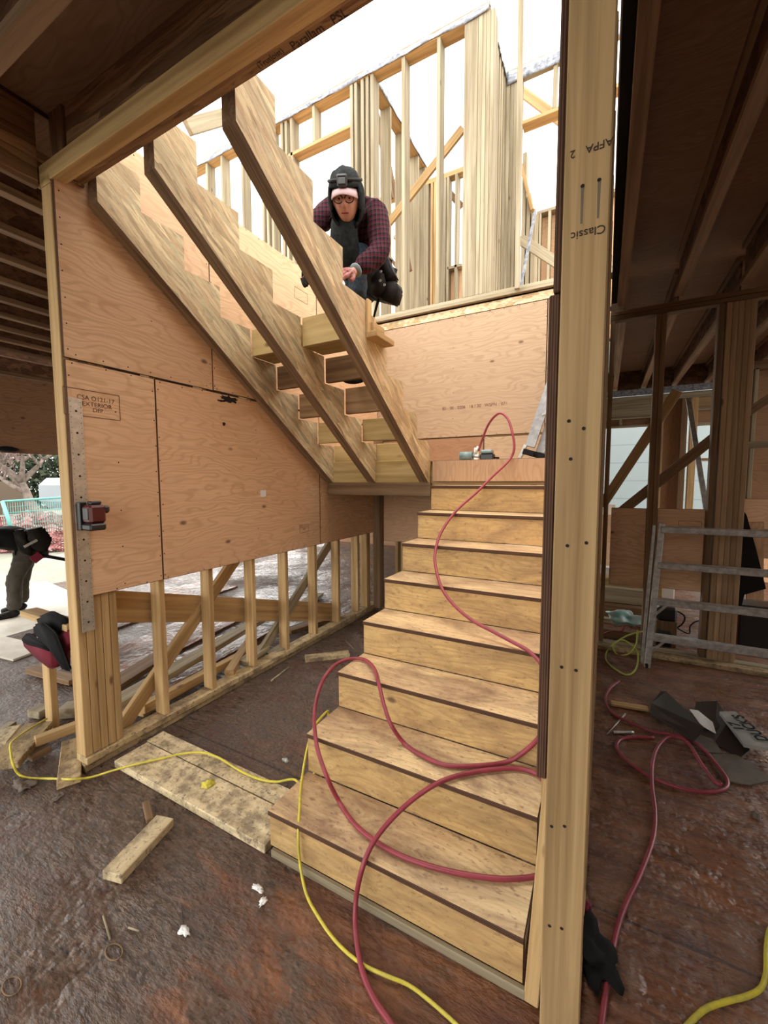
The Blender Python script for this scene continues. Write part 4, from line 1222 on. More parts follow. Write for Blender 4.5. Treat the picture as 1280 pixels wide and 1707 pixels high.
rod('rung', (-0.230,2.750,2.475), (-0.140,2.850,2.450), .012, 'alu', lf)

# ------------------------------------------------------------------ right room: aluminium ladder frame
la = thing('stepladder', (.57, 2.8, 0), 'scuffed aluminium stepladder standing before the back right stud wall', 'stepladder')
bd('rail', (.548, 2.76, 0.0), (.612, 2.86, 1.20), .045, .028, 'alu', la, up=(1, 0, 0))
bd('rail', (.515, 2.83, 0.0), (.562, 2.90, 1.18), .022, .022, 'alu', la, up=(1, 0, 0))
bd('rail', (1.42, 2.76, 0.0), (1.34, 2.86, 1.20), .045, .028, 'alu', la, up=(1, 0, 0))
for z, yy in ((1.155, 2.855), (.862, 2.83), (.565, 2.80), (.268, 2.775)):
    s_ = BX('step', (.57 + z * .03, 1.38 - z * .03), (yy - .045, yy + .03), (z - .028, z + .022), 'alu', la, bev=.004)
for z in (.565, .268):
    bd('gusset', (.575, 2.75, z - .12), (.66, 2.75, z - .02), .02, .006, 'alu', la, up=(0, 0, 1))
bd('foot', (.540, 2.745, .012), (.552, 2.775, .012), .05, .024, 'black', la)

# ------------------------------------------------------------------ right room: rubbish and tools
def poly(name, pts, t, m, label, cat, z=0, lift=0):
    q = [V(p) for p in pts]
    c0 = sum(q, V()) / len(q)
    bm = bmesh.new()
    f = bm.faces.new([bm.verts.new(p - c0) for p in q])
    r = bmesh.ops.extrude_face_region(bm, geom=[f])
    for v in [g for g in r['geom'] if isinstance(g, bmesh.types.BMVert)]: v.co.z -= t
    bmesh.ops.recalc_face_normals(bm, faces=bm.faces[:])
    o = mobj(name, bm, m, Matrix.Translation(c0))
    return tag(o, label, cat)
poly('dark_board', [(0.589,2.237,0.050), (0.624,2.255,0.050), (0.752,1.745,0.100), (0.732,1.704,0.080), (0.688,1.643,0.050), (0.494,1.895,0.040), (0.519,2.040,0.040)], .006, 'card_dark', 'dark wet board lying on the rubbish in the right-hand room', 'board')
poly('white_scrap', [(0.730,2.048,0.050), (0.776,2.056,0.050), (0.836,1.955,0.040), (0.831,1.844,0.030), (0.789,1.859,0.040), (0.764,1.888,0.040)], .004, 'white', 'white curved scrap beside the dark wet board', 'scrap')
lid = poly('carton_lid', [(0.878,2.017,0.090), (0.969,2.065,0.090), (0.991,1.983,0.085), (1.076,1.779,0.070), (1.065,1.738,0.070), (0.931,1.714,0.070)], .02, 'card', 'grey carton lid with black lettering at the right edge', 'carton')
M['lidface'] = plain('grey_lid', (.34, .35, .32), .5, c2=(.24, .25, .23), sc=18)
lid.data.materials[0] = M['lidface']
xd = V((0.966,1.971,0.091)) - V((1.026,1.805,0.075))
text('lettering', "DUCK'S", .088, V((0.999,1.893,0.083)) + V((0, 0, .004)), xd, V((0, 0, 1)).cross(xd), 'black', lid, wx=.75, bold=.0025)
text('lettering', "17", .075, V((0.933,1.871,0.083)) + V((0, 0, .004)), xd, V((0, 0, 1)).cross(xd), 'black', lid, bold=.0025)
poly('wet_cardboard', [(0.742,1.611,0.015), (0.898,1.674,0.020), (0.961,1.595,0.015), (1.011,1.528,0.010), (0.892,1.426,0.010), (0.779,1.405,0.010)], .006, 'card', 'damp grey cardboard on the floor inside the right-hand hose loop', 'cardboard')
poly('rubbish_sheet', [(0.793,2.222,0.030), (0.919,2.286,0.040), (0.927,2.014,0.050), (0.965,1.740,0.030), (0.907,1.656,0.020), (0.801,1.730,0.020), (0.683,1.698,0.020)], .008, 'card_dark', 'crumpled dark sheet between the white scrap and the carton lid', 'sheet')
poly('dark_card_scrap', [(0.725,1.788,0.030), (0.801,1.763,0.030), (0.828,1.654,0.020), (0.754,1.621,0.020), (0.678,1.664,0.020)], .006, 'card', 'small brown card scrap touching the red hose', 'cardboard')
loose((0.276,1.967,0.012), (0.496,1.991,0.016), .05, .02, 'lumber', 'wooden wedge shim poking from under the dark wet board', 'wood_shim', cat='shim')
o = rod('long_nail', (0.359,1.872,0.006), (0.249,1.558,0.006), .006, 'galv', seg=8, taper=.3); tag(o, 'long grey spike lying left of the threaded bolt', 'spike')
bt = thing('threaded_bolt', (0.344,1.632,0.008), 'short threaded bolt lying by the red hose', 'bolt')
a, b = V((0.285,1.597,0.010)), V((0.395,1.656,0.010))
rod('shank', a, b, .008, 'galv', bt)
for k in range(14): rod('thread', a.lerp(b, k / 15), a.lerp(b, (k + .4) / 15), .0105, 'galv', bt, 10)
rg = blob('black_rag', (0.206,0.220,0.020), (.11, .20, .05), 'black', amp=.5, freq=3.5, seed=50, rot=(0, 0, .3)); tag(rg, 'crumpled black rag on the floor right of the post', 'rag')
rg = blob('red_scrap', (0.179,0.358,0.015), (.035, .06, .03), 'bag_red', amp=.5, freq=3.5, seed=54); tag(rg, 'small red scrap above the black rag by the post', 'scrap')
# things behind the back right wall
lp = [(1000, 1052, 'lumber_pale', 4.15, .10, .19, 'grey timber on top of the pile behind the wall'), (1000, 1040, 'lumber', 4.3, .20, .11, 'yellowish timber in the pile behind the wall'),]
o = BX('stacked_timber', (.05, .63), (4.1, 4.2), (.16, .33), 'lumber_pale', bev=.006); tag(o, 'thick grey timber stacked behind the double stud', 'timber')
o = BX('stacked_timber', (.05, .80), (4.3, 4.5), (.156, .40), 'lumber', bev=.006); tag(o, 'yellowish timber stacked behind the thick grey timber', 'timber')
o = BX('stacked_timber', (.0, .95), (4.61, 4.75), (.0, .46), 'white', bev=.006); tag(o, 'white topped board behind the yellowish timber', 'timber')
o = BX('stacked_timber', (.05, .80), (4.0, 4.6), (0, .155), 'lumber_dark', bev=.006); tag(o, 'dark timbers at the bottom of the pile behind the double stud', 'timber')
o = BX('low_board', (.19, .50), (3.5, 3.58), (.10, .14), 'lumber_pale'); tag(o, 'pale board under the teal plastic bag', 'board')
o = BX('low_board', (.19, .50), (3.32, 3.40), (.0, .09), 'lumber_dark'); tag(o, 'brown board below the teal plastic bag', 'board')
bg = blob('plastic_bag', (0.395,3.350,0.219), (.27, .16, .13), 'teal', amp=.45, freq=3, seed=61, sub=4, rot=(0, .1, 0)); tag(bg, 'crumpled teal plastic bag behind the back right wall', 'plastic bag')
cb = hose('extension_cord', [(0.546,3.050,0.214), (0.432,3.030,0.167), (0.331,3.000,0.092), (0.257,2.980,0.001), (0.247,2.737,0.010), (0.312,2.579,0.010), (0.394,2.505,0.010), (0.464,2.660,0.010), (0.494,2.960,0.028), (0.431,2.950,0.112), (0.356,2.950,0.131),
    (0.303,2.950,0.060), (0.342,2.940,-0.006), (0.425,2.940,0.022), (0.476,2.950,0.110), (0.488,3.000,0.231)], .007, 'cord_green'); tag(cb, 'coiled lime green cord on the floor beside the stepladder', 'cord')
cb = hose('extension_cord', [(0.171,3.250,-0.027), (0.220,3.250,0.054), (0.295,3.250,0.103), (0.375,3.250,0.117), (0.399,3.280,0.159)], .007, 'hose'); tag(cb, 'short red lead beside the teal plastic bag', 'cord')
cb = hose('power_flex', [(0.677,3.600,0.201), (0.734,3.600,0.258), (0.831,3.600,0.285), (0.909,3.600,0.237), (0.885,3.600,0.150), (0.791,3.600,0.074)], .007, 'black'); tag(cb, 'looped black cable beyond the stepladder', 'cable')
cb = hose('power_flex', [(0.668,3.500,0.205), (0.750,3.500,0.219), (0.848,3.500,0.141), (0.934,3.500,0.109), (0.940,3.500,0.179), (0.983,3.500,0.233), (1.036,3.500,0.247)], .006, 'black'); tag(cb, 'second black cable crossing under the looped one', 'cable')
cb = hose('power_flex', [(0.178,3.550,0.124), (0.209,3.550,0.180), (0.233,3.550,0.108), (0.308,3.500,0.116), (0.401,3.450,0.129)], .006, 'black'); tag(cb, 'black cable left of the teal plastic bag', 'cable')
bx = BX('tool_case', (.66, .82), (3.35, 3.5), (.24, .37), 'black_gloss', bev=.02); tag(bx, 'small black charger standing behind the stepladder', 'charger')
MW_ = BX('charger_stand', (.66, .82), (3.35, 3.5), (0, .238), 'lumber_dark'); tag(MW_, 'brown block under the small black charger', 'block')
bx = BX('black_bucket', (.655, .77), (3.22, 3.32), (.04, .16), 'black', bev=.01); tag(bx, 'black box on the plate behind the lowest ladder step', 'box')
bx = BX('red_cooler', (1.30, 1.62), (3.55, 3.85), (.0, .42), 'black_gloss', bev=.03); tag(bx, 'black and red case behind the right end of the stepladder', 'case')
BX('side_panel', (1.29, 1.31), (3.56, 3.84), (.05, .38), 'red', bx)
rod('handle', (1.33, 3.53, .37), (1.60, 3.53, .37), .012, 'galv', bx)
jk = prism_obj('dark_jacket', [(1.24, 1.32), (1.28, 1.25), (1.36, .95), (1.44, .62), (1.30, .55), (1.28, .4), (1.18, .42)], 1, 3.42, 3.47, ['black', 'black']); tag(jk, 'black jacket hanging right of the six-ply stud cluster', 'jacket')
b = bd('offcut_sheet', (1.381,3.600,1.180), (1.417,3.600,0.473), .12, .018, 'ply', up=(1, 0, 0)); tag(b, 'narrow plywood strip leaning at the right edge behind the ladder', 'plywood strip')
b = BX('plywood_offcut', (1.30, 1.75), (4.3, 4.32), (1.05, 1.36), 'ply'); tag(b, 'plywood offcut right of the stud cluster', 'plywood offcut')
al = bd('prop_pole', (1.092,5.400,2.600), V((1.246,4.600,0.981)) + (V((1.246,4.600,0.981)) - V((1.092,5.400,2.600))) * .86, .055, .03, 'alu', up=(1, 0, 0)); tag(al, 'silver metal prop leaning behind the stud cluster', 'prop')
b = BX('short_board', (1.091, 1.188), (5.2, 5.24), (1.80, 1.87), 'lumber_dim'); tag(b, 'short board behind the leaning silver prop', 'board')
o = BX('window_leaf', (.0, .36), (7.2, 7.22), (-.2, 1.12), 'white', bev=0); tag(o, 'white railing outside the window opening', 'railing')

# ------------------------------------------------------------------ outdoors at the far left
gz = -.2
fe = thing('site_fence', (-13.856,3.673,0.318), 'teal mesh site fence panel outside the left opening', 'fence')
P0, P1 = V((-13.993,3.661,1.022)), V((-13.589,5.594,1.123))
rod('top_rail', P0, P1, .03, 'fence_teal', fe)
rod('post', P0, (-13.487,3.639,0.278), .045, 'fence_teal', fe)
rod('mid_rail', P0 + V((0, 0, -.32)), P1 + V((0, 0, -.32)), .012, 'fence_teal', fe)
bm = bmesh.new()
for k in range(40):
    a = P0.lerp(P1, k / 39)
    tube(bm, [a - P0, a - P0 + V((0, 0, -1.2))], .006, 4)
for k in range(7):
    tube(bm, [V((0, 0, -.16 * k)), P1 - P0 + V((0, 0, -.16 * k))], .005, 4)
mobj('wire_mesh', bm, 'fence_teal', Matrix.Translation(P0), fe)
def netting(P0, P1, h, label, seed):
    P0, P1 = V(P0), V(P1)
    bm = bmesh.new()
    n, m = 46, 9
    d = P1 - P0
    nn = V((-d.y, d.x, 0)).normalized()
    g = [[bm.verts.new(d * (i / n) + V((0, 0, -h * j / m)) + nn * .25 * mn.noise(V((i * .3, j * .5, seed))) + V((0, 0, .18 * mn.noise(V((i * .2, 3, seed)))))) for j in range(m + 1)] for i in range(n + 1)]
    for i in range(n):
        for j in range(m):
            bm.faces.new((g[i][j], g[i + 1][j], g[i + 1][j + 1], g[i][j + 1]))
    o = mobj('snow_fence', bm, 'mesh_red', Matrix.Translation(P0))
    w = o.modifiers.new('w', 'WIREFRAME'); w.thickness = .045
    return tag(o, label, 'netting')
netting((-15.791,3.790,0.521), (-14.674,6.102,0.577), 1.1, 'red plastic netting strung behind the teal fence', 2)
netting((-13.116,2.935,0.360), (-11.353,4.444,0.293), .55, 'red plastic netting sagging on the ground before the teal fence', 6)
def treeobj(base, h, label, seed, spread, mats, leafn, leaf_r):
    rnd = random.Random(seed)
    t = thing('bare_tree', base, label, 'tree')
    b = V(base)
    bm = bmesh.new()
    tips = []
    def grow(p, d, L, r, lev):
        pts = [p]
        q, dd = p.copy(), d.copy()
        for k in range(4):
            dd = (dd + V((rnd.uniform(-.25, .25), rnd.uniform(-.25, .25), rnd.uniform(-.1, .2)))).normalized()
            q = q + dd * L / 4
            pts.append(q.copy())
        tube(bm, pts, r, 6, .45)
        if lev < 4:
            for k in range(3 if lev else 5):
                a = rnd.uniform(0, 6.28)
                nd = (dd + spread * V((math.cos(a), math.sin(a), rnd.uniform(-.25, .45)))).normalized()
                grow(pts[-1 - (k % 2)], nd, L * rnd.uniform(.6, .8), r * .5, lev + 1)
        else:
            tips.extend(pts[2:])
    grow(V((0, 0, 0)), V((0, 0, 1)), h * .33, h * .045, 0)
    mobj('trunk', bm, 'bark', Matrix.Translation(b), t)
    if leafn:
        bm = bmesh.new()
        for _ in range(leafn):
            p = rnd.choice(tips) + V((rnd.gauss(0, .3), rnd.gauss(0, .3), rnd.gauss(0, .25)))
            q = [p + V((rnd.gauss(0, leaf_r), rnd.gauss(0, leaf_r), rnd.gauss(0, leaf_r))) for _ in range(3)]
            bm.faces.new([bm.verts.new(x) for x in q])
        mobj('foliage', bm, mats, Matrix.Translation(b), t)
tb_ = V((-20.313,7.025,0.180))
treeobj((tb_.x, tb_.y, gz), 5.6, 'bare tree with pinkish twigs beside the white trailer', 4, .9, 'blossom', 2600, .06)
tb_ = V((-25.490,6.528,0.247))
treeobj((tb_.x, tb_.y, gz), 6.0, 'second bare tree mostly cut off by the left picture edge', 9, .9, 'blossom', 2200, .06)
def hedge(P, size, seed, label):
    bm = bmesh.new()
    rnd = random.Random(seed)
    for _ in range(5200):
        u, v_, w_ = rnd.uniform(-1, 1), rnd.uniform(-1, 1), rnd.random() ** .7
        k = 1 + .25 * mn.noise(V((u * 3, v_ * 3, seed)))
        p = V((u * size[0] / 2, v_ * size[1] / 2, w_ * size[2] * k))
        q = [p + V((rnd.gauss(0, .12), rnd.gauss(0, .12), rnd.gauss(0, .12))) for _ in range(3)]
        bm.faces.new([bm.verts.new(x) for x in q])
    o = mobj('hedge', bm, 'hedge', Matrix.Translation(V((P[0], P[1], gz))))
    return tag(o, label, 'hedge')
hedge((-32.781,10.540,-0.245), (3, 9, 3.6), 3, 'dark evergreen hedge behind the bare trees')
hedge((-34.770,14.000,-0.532), (3, 8, 4.8), 5, 'taller dark hedge behind the white trailer')
P = V((-23.245,8.864,0.166))
tr = thing('white_trailer', (P.x, P.y, gz), 'white box trailer parked outside, beside the wall post', 'trailer')
BX('box_body', (P.x - 1.3, P.x + 1.0), (P.y - .3, P.y + 4.2), (.25, P.z + 1.55), 'house_white', tr, bev=.35)
for yy in (.6, 3.0): 
    w = rod('wheel', (P.x + 1.0, P.y + yy, .12), (P.x + .75, P.y + yy, .12), .33, 'black', tr, 20)
P = V((-28.053,8.563,0.194))
bf = BX('brown_fence', (P.x - .1, P.x), (P.y - 5, P.y + .9), (gz, P.z + 1.35), 'fence_brown', g=1, bev=.01); tag(bf, 'brown board fence at the far left background', 'fence')

# ------------------------------------------------------------------ people
def skin_obj(name, joints, edges, mat, parent=None, root=0, sub=2, origin=(0, 0, 0)):
    """continuous surface grown over a skeleton; joints: (x,y,z,rx,ry)"""
    me = D.meshes.new(name)
    o0 = V(origin)
    me.from_pydata([V(j[:3]) - o0 for j in joints], edges, [])
    o = D.objects.new(name, me)
    reg(o, Matrix.Translation(o0), parent)
    sk = o.modifiers.new('skin', 'SKIN')
    for i, j in enumerate(joints):
        d = me.skin_vertices[0].data[i]
        d.radius = (j[3], j[4] if len(j) > 4 else j[3])
        d.use_root = (i == root)
    sk.use_smooth_shade = True
    ss = o.modifiers.new('sub', 'SUBSURF')
    ss.levels = ss.render_levels = sub
    me.materials.append(M[mat])
    return o
def chain(*ps):
    return list(ps)
def build_skin(name, chains, mat, parent, origin, sub=2, root=0, crumple=0):
    joints, edges, idx = [], [], {}
    for ch in chains:
        prev = None
        for j in ch:
            key = tuple(round(c, 4) for c in j[:3])
            if key not in idx:
                idx[key] = len(joints)
                joints.append(j)
            if prev is not None and prev != idx[key]: edges.append((prev, idx[key]))
            prev = idx[key]
    o = skin_obj(name, joints, edges, mat, parent, root, sub, origin)
    if crumple:
        tx = D.textures.new(name + '_folds', 'CLOUDS')
        tx.noise_scale = .05
        dm = o.modifiers.new('folds', 'DISPLACE')
        dm.texture = tx
        dm.strength = crumple
        dm.mid_level = .5
        dm.texture_coords = 'LOCAL'
    return o
def hand(wrist, dirv, palm_n, grip, s=1.0):
    """list of chains: palm, four fingers, thumb"""
    w, d, n = V(wrist), V(dirv).normalized(), V(palm_n).normalized()
    side = d.cross(n).normalized()
    ch = []
    palm = w + d * .045 * s
    kn = w + d * .085 * s
    def J(p, r): return (p.x, p.y, p.z, r, r)
    ch.append([J(w, .024 * s), (palm.x, palm.y, palm.z, .034 * s, .017 * s)])
    for k, L in zip((-1.5, -.5, .5, 1.5), (.062, .075, .080, .070)):
        b = kn + side * k * .019 * s
        q = [b]
        dd = d.copy()
        for f in (.45, .3, .25):
            dd = (dd + n * grip * .8).normalized()
            q.append(q[-1] + dd * L * s * f)
        ch.append([(palm.x, palm.y, palm.z, .034 * s, .017 * s), J(q[0], .0105 * s), J(q[1], .0095 * s), J(q[2], .0088 * s), J(q[3], .0072 * s)])
    tb = w + d * .03 * s + side * .028 * s
    t1 = tb + (d + side * .9 + n * .3).normalized() * .035 * s
    t2 = t1 + (d + n * grip * .8 + side * .2).normalized() * .030 * s
    ch.append([(palm.x, palm.y, palm.z, .034 * s, .017 * s), J(tb, .014 * s), J(t1, .011 * s), J(t2, .009 * s)])
    return ch

def head_mesh(c, fwd, up, s=1.0):
    """human head: skull, brow, nose, mouth, chin and ears in one surface"""
    F, Uv = V(fwd).normalized(), V(up)
    Uv = (Uv - Uv.dot(F) * F).normalized()
    S = F.cross(Uv)
    bm = bmesh.new()
    bmesh.ops.create_uvsphere(bm, u_segments=48, v_segments=36, radius=1)
    def g(x, z, cx, cz, wx, wz): return math.exp(-((x - cx) / wx) ** 2 - ((z - cz) / wz) ** 2)
    for v in bm.verts:
        x, y, z = v.co            # x side, y forward, z up
        X = x * .078 * (1 - .28 * max(0, -z) ** 1.3)
        Yy = y * .098 * (1 - .12 * max(0, -z))
        Z = z * .118
        if y > 0:
            f = y
            Yy += f * (.024 * g(x, z, 0, -.12, .16, .20) + .010 * g(x, z, 0, .10, .10, .3) - .012 * g(abs(x), z, .38, .10, .17, .14)
                       + .007 * g(x, z, 0, .30, .6, .10) + .008 * g(x, z, 0, -.47, .26, .07) - .006 * g(x, z, 0, -.52, .25, .03) + .010 * g(x, z, 0, -.84, .28, .16)
                       + .006 * g(abs(x), z, .48, -.15, .2, .2))
        if abs(x) > .9 and -.25 < z < .25: X *= 1.12
        v.co = S * X + F * Yy + Uv * Z
        v.co = v.co * s + V(c)
    return bm

def fuse(name, skin_o, extra_bms, mat, parent, origin, voxel=.006):
    """one continuous body: evaluated limbs joined with the head, then remeshed"""
    bpy.context.view_layer.update()
    ev = skin_o.evaluated_get(bpy.context.evaluated_depsgraph_get())
    bm = bmesh.new()
    bm.from_mesh(ev.to_mesh())
    for v in bm.verts: v.co += V(origin)
    for b in extra_bms:
        t = D.meshes.new('t')
        b.to_mesh(t); b.free()
        bm.from_mesh(t)
        D.meshes.remove(t)
    for v in bm.verts: v.co -= V(origin)
    for f in bm.faces: f.material_index = 0
    D.objects.remove(skin_o)
    o = mobj(name, bm, mat, Matrix.Translation(V(origin)), parent, smooth=True)
    r = o.modifiers.new('fuse', 'REMESH')
    r.mode = 'VOXEL'
    r.voxel_size = voxel
    r.use_smooth_shade = True
    return o

# --- worker on the upper flight
hip = V((-1.45, 1.60, 3.10))
chest = V((-1.33, 1.27, 3.24))
neck = V((-1.30, 1.14, 3.34))
headc = V((-1.255,1.018,3.257))
shL, shR = V((-1.155, 1.22, 3.25)), V((-1.50, 1.24, 3.42))
elL, wrL = V((-1.10, 1.17, 2.98)), V((-1.175, .955, 2.79))
elR, wrR = V((-1.62, 1.04, 3.14)), V((-1.52, .96, 2.90))
hipL, hipR = V((-1.36, 1.58, 3.05)), V((-1.53, 1.60, 3.06))
knL, anL = V((-1.295, 1.19, 3.06)), V((-1.29, 1.21, 2.74))
knR, anR = V((-1.46, 1.40, 2.74)), V((-1.49, 1.55, 2.36))
wp = thing('person', (-1.4, 1.4, 2.3), 'person crouching on the upper stringers in a red and black plaid jacket and dark hood', 'person')
def J(p, r, r2=None): return (p.x, p.y, p.z, r, r2 or r)
def mid(a, b, t): return a.lerp(b, t)
hnL = hand(wrL, (-.05, -.9, -.35), (-.6, 0, -.7), .55)
hnR = hand(wrR, (.2, -.5, -.8), (.3, .3, -.3), .5)
body = [[J(hip, .12, .10), J(mid(hip, chest, .5), .11, .09), J(chest, .10, .08), J(neck, .05)],
        [J(neck, .055), J(mid(neck, headc, .5), .055)],
        [J(chest, .10, .08), J(shL, .06), J(elL, .042), J(wrL, .024)], [J(chest, .10, .08), J(shR, .06), J(elR, .042), J(wrR, .024)],
        [J(hip, .12, .10), J(hipL, .09), J(knL, .055), J(anL, .038)], [J(hip, .12, .10), J(hipR, .09), J(knR, .055), J(anR, .038)]] + hnL + hnR
so_ = build_skin('tmp_body', body, 'skin', None, hip)
fwd = (V((.34, -.76, -.55)))
upv = V((.10, -.22, .95))
hb = head_mesh(headc, fwd, upv, 1.0)
bo = fuse('body', so_, [hb], 'skin', wp, hip)
F = fwd.normalized(); U_ = (upv - upv.dot(F) * F).normalized(); S_ = F.cross(U_)
for s in (-1, 1):
    rod('eye', headc + F * .072 + S_ * s * .030 + U_ * .012, headc + F * .082 + S_ * s * .030 + U_ * .012, .008, 'cuff', bo, 12)
    rod('pupil', headc + F * .083 + S_ * s * .030 + U_ * .010, headc + F * .085 + S_ * s * .030 + U_ * .010, .005, 'black', bo, 10)
    bmf = bmesh.new()
    pts = [F * .0 + S_ * (.026 * math.cos(a * math.pi / 8)) + U_ * (.020 * math.sin(a * math.pi / 8)) for a in range(17)]
    tube(bmf, pts, .0028, 6)
    gl = mobj('glasses_rim', bmf, 'black', Matrix.Translation(headc + F * .105 + S_ * s * .032 + U_ * .008), wp)
rod('glasses_bridge', headc + F * .108 + S_ * -.008 + U_ * .012, headc + F * .108 + S_ * .008 + U_ * .012, .0025, 'black', wp, 6)
bd('mouth', headc + F * .098 - S_ * .022 - U_ * .060, headc + F * .098 + S_ * .022 - U_ * .060, .007, .006, 'bag_red', bo, up=U_)
build_skin('jacket', [[J(mid(hip, chest, .10), .155, .135), J(mid(hip, chest, .5), .165, .135), J(chest, .175, .135), J(mid(chest, neck, .65), .125)],
    [J(chest, .175, .135), J(shL, .088), J(mid(shL, elL, .5), .078), J(elL, .072), J(mid(elL, wrL, .5), .062), J(mid(elL, wrL, .86), .050)],
    [J(chest, .175, .135), J(shR, .088), J(mid(shR, elR, .5), .078), J(elR, .072), J(mid(elR, wrR, .5), .062), J(mid(elR, wrR, .86), .050)]], 'plaid', wp, hip, root=0, crumple=.03)
build_skin('trousers', [[J(hip, .145, .125), J(hipL, .115), J(mid(hipL, knL, .5), .095), J(knL, .076), J(mid(knL, anL, .5), .070), J(anL, .062)],
    [J(hip, .145, .125), J(hipR, .115), J(mid(hipR, knR, .5), .095), J(knR, .076), J(mid(knR, anR, .5), .070), J(anR, .062)]], 'denim', wp, hip, crumple=.025)
build_skin('cuff', [[J(mid(elL, wrL, .80), .052), J(mid(elL, wrL, .97), .044)]], 'cuff', wp, wrL)
def boot(an, toe, m='black'):
    an, toe = V(an), V(toe)
    heel = an + (an - toe) * .25 + V((0, 0, -.07))
    heel.z = toe.z + .01
    return build_skin('boot', [[J(an + V((0, 0, .06)), .055), J(an, .050), J(V((heel.x, heel.y, toe.z + .02)).lerp(an, .15), .048, .04), J(mid(an, toe, .6) - V((0, 0, .02)), .048, .036), J(toe, .042, .03)]], m, wp, an)
boot(anL, anL + V((-.03, -.17, -.055)))
boot(anR, anR + V((-.06, -.16, -.045)))
def fat(chs, k):
    return [[(j[0], j[1], j[2], j[3] + k, (j[4] if len(j) > 4 else j[3]) + k) for j in c_] for c_ in chs]
build_skin('glove', fat(hnL, .0028), 'glove_red', wp, wrL)
build_skin('glove', fat(hnR, .003), 'black', wp, wrR)
glv = build_skin('glove_back', [[J(wrL + V((0, 0, 0)), .030), J(wrL + V(( -.004, -.04, -.016)), .036, .022), J(wrL + V((-.004, -.075, -.03)), .036, .02)]], 'red', wp, wrL)
# hooded head: shell open at the face, cap peak, lamp
bm = bmesh.new()
bmesh.ops.create_uvsphere(bm, u_segments=40, v_segments=28, radius=1)
dead = []
for v in bm.verts:
    x, y, z = v.co
    if y > .42 and z < .33 and abs(x) < .74: dead.append(v)
for v in bm.verts:
    x, y, z = v.co
    k = 1 + .06 * mn.noise(v.co * 3)
    zz = z * (.150 if z > 0 else .175)
    v.co = (S_ * x * .113 + F * (y * .128 - .012) + U_ * (zz + .012)) * k
bmesh.ops.delete(bm, geom=dead, context='VERTS')
hd = mobj('hood', bm, 'hood', Matrix.Translation(headc), wp, smooth=True)
so = hd.modifiers.new('t', 'SOLIDIFY'); so.thickness = .012
build_skin('hood_collar', [[J(headc - F * .05 - U_ * .10, .09), J(neck + V((-.01, .0, -.02)), .12, .10), J(mid(neck, chest, .5) + V((-.02, -.09, -.06)), .13, .09), J(mid(neck, chest, .7) + V((-.03, -.11, -.20)), .14, .08), J(mid(hip, chest, .6) + V((-.0, -.12, -.26)), .13, .08)]], 'hood', wp, neck, crumple=.02)
bm = bmesh.new()
rows = []
for i in range(13):
    a = -1.15 + 2.3 * i / 12
    r0 = V((math.sin(a) * .085, math.cos(a) * .095, .045 - .018 * (math.sin(a)) ** 2))
    r1 = V((math.sin(a) * .088, math.cos(a) * .095 + .062 * math.cos(a * .95), .012 - .03 * (math.sin(a)) ** 2))
    rows.append([bm.verts.new(S_ * p.x + F * p.y + U_ * p.z) for p in (r0, r0.lerp(r1, .5) + V((0, 0, .004)), r1)])
for A, B in zip(rows, rows[1:]):
    for j in range(2): bm.faces.new((A[j], B[j], B[j + 1], A[j + 1])).smooth = True
cp = mobj('cap_peak', bm, 'pink', Matrix.Translation(headc + U_ * .02), wp, smooth=True)
so = cp.modifiers.new('t', 'SOLIDIFY'); so.thickness = .005
lmp = bd('head_lamp', headc + F * .110 + U_ * .092 - S_ * .030, headc + F * .110 + U_ * .092 + S_ * .030, .062, .04, 'black_gloss', wp, up=U_, bev=.008)
bd('lamp_lens', headc + F * .132 + U_ * .092 - S_ * .020, headc + F * .132 + U_ * .092 + S_ * .020, .028, .004, 'cuff', lmp, up=U_)
bm = bmesh.new()
tube(bm, [S_ * (.098 * math.sin(a)) + F * (.112 * math.cos(a) - .012) + U_ * .094 for a in [k * math.pi / 12 - math.pi for k in range(25)]], .009, 6)
mobj('lamp_strap', bm, 'leather', Matrix.Translation(headc), lmp)
# tool belt on the left hip
tp = [V((-1.205,1.500,3.148)), V((-1.182,1.500,2.960))]
def pouch(name, pts, y0, y1, m='leather'):
    bm, c = prism(name, pts, 1, y0, y1, None)
    bmesh.ops.bevel(bm, geom=bm.edges[:], offset=.012, segments=2, affect='EDGES')
    return mobj(name, bm, [m, m], Matrix.Translation(c), wp, smooth=True)
pouch('tool_pouch', pxz((-1.233,1.460,2.955), (-1.120,1.460,2.922), (-1.106,1.460,2.867), (-1.138,1.460,2.781), (-1.243,1.460,2.826)), 1.42, 1.52)
pouch('tool_pouch', pxz((-1.299,1.440,3.035), (-1.212,1.440,2.998), (-1.194,1.440,2.898), (-1.251,1.440,2.829), (-1.319,1.440,2.875)), 1.40, 1.48)
pouch('pouch_flap', pxz((-1.255,1.450,3.166), (-1.198,1.450,3.128), (-1.170,1.450,3.037), (-1.124,1.450,2.943), (-1.208,1.450,2.937), (-1.265,1.450,3.047)), 1.42, 1.50)
bd('belt', V((-1.362,1.500,3.187)), V((-1.195,1.480,3.076)), .06, .03, 'leather', wp)
rod('hammer_handle', (-1.267,1.460,2.880), (-1.322,1.460,2.713), .012, 'black', wp, taper=.6)
for q in ((-1.218,1.390,2.991), (-1.223,1.390,2.932), (-1.191,1.390,2.897)):
    rod('rivet', q, V(q) + V((0, -.006, 0)), .009, 'galv', wp)

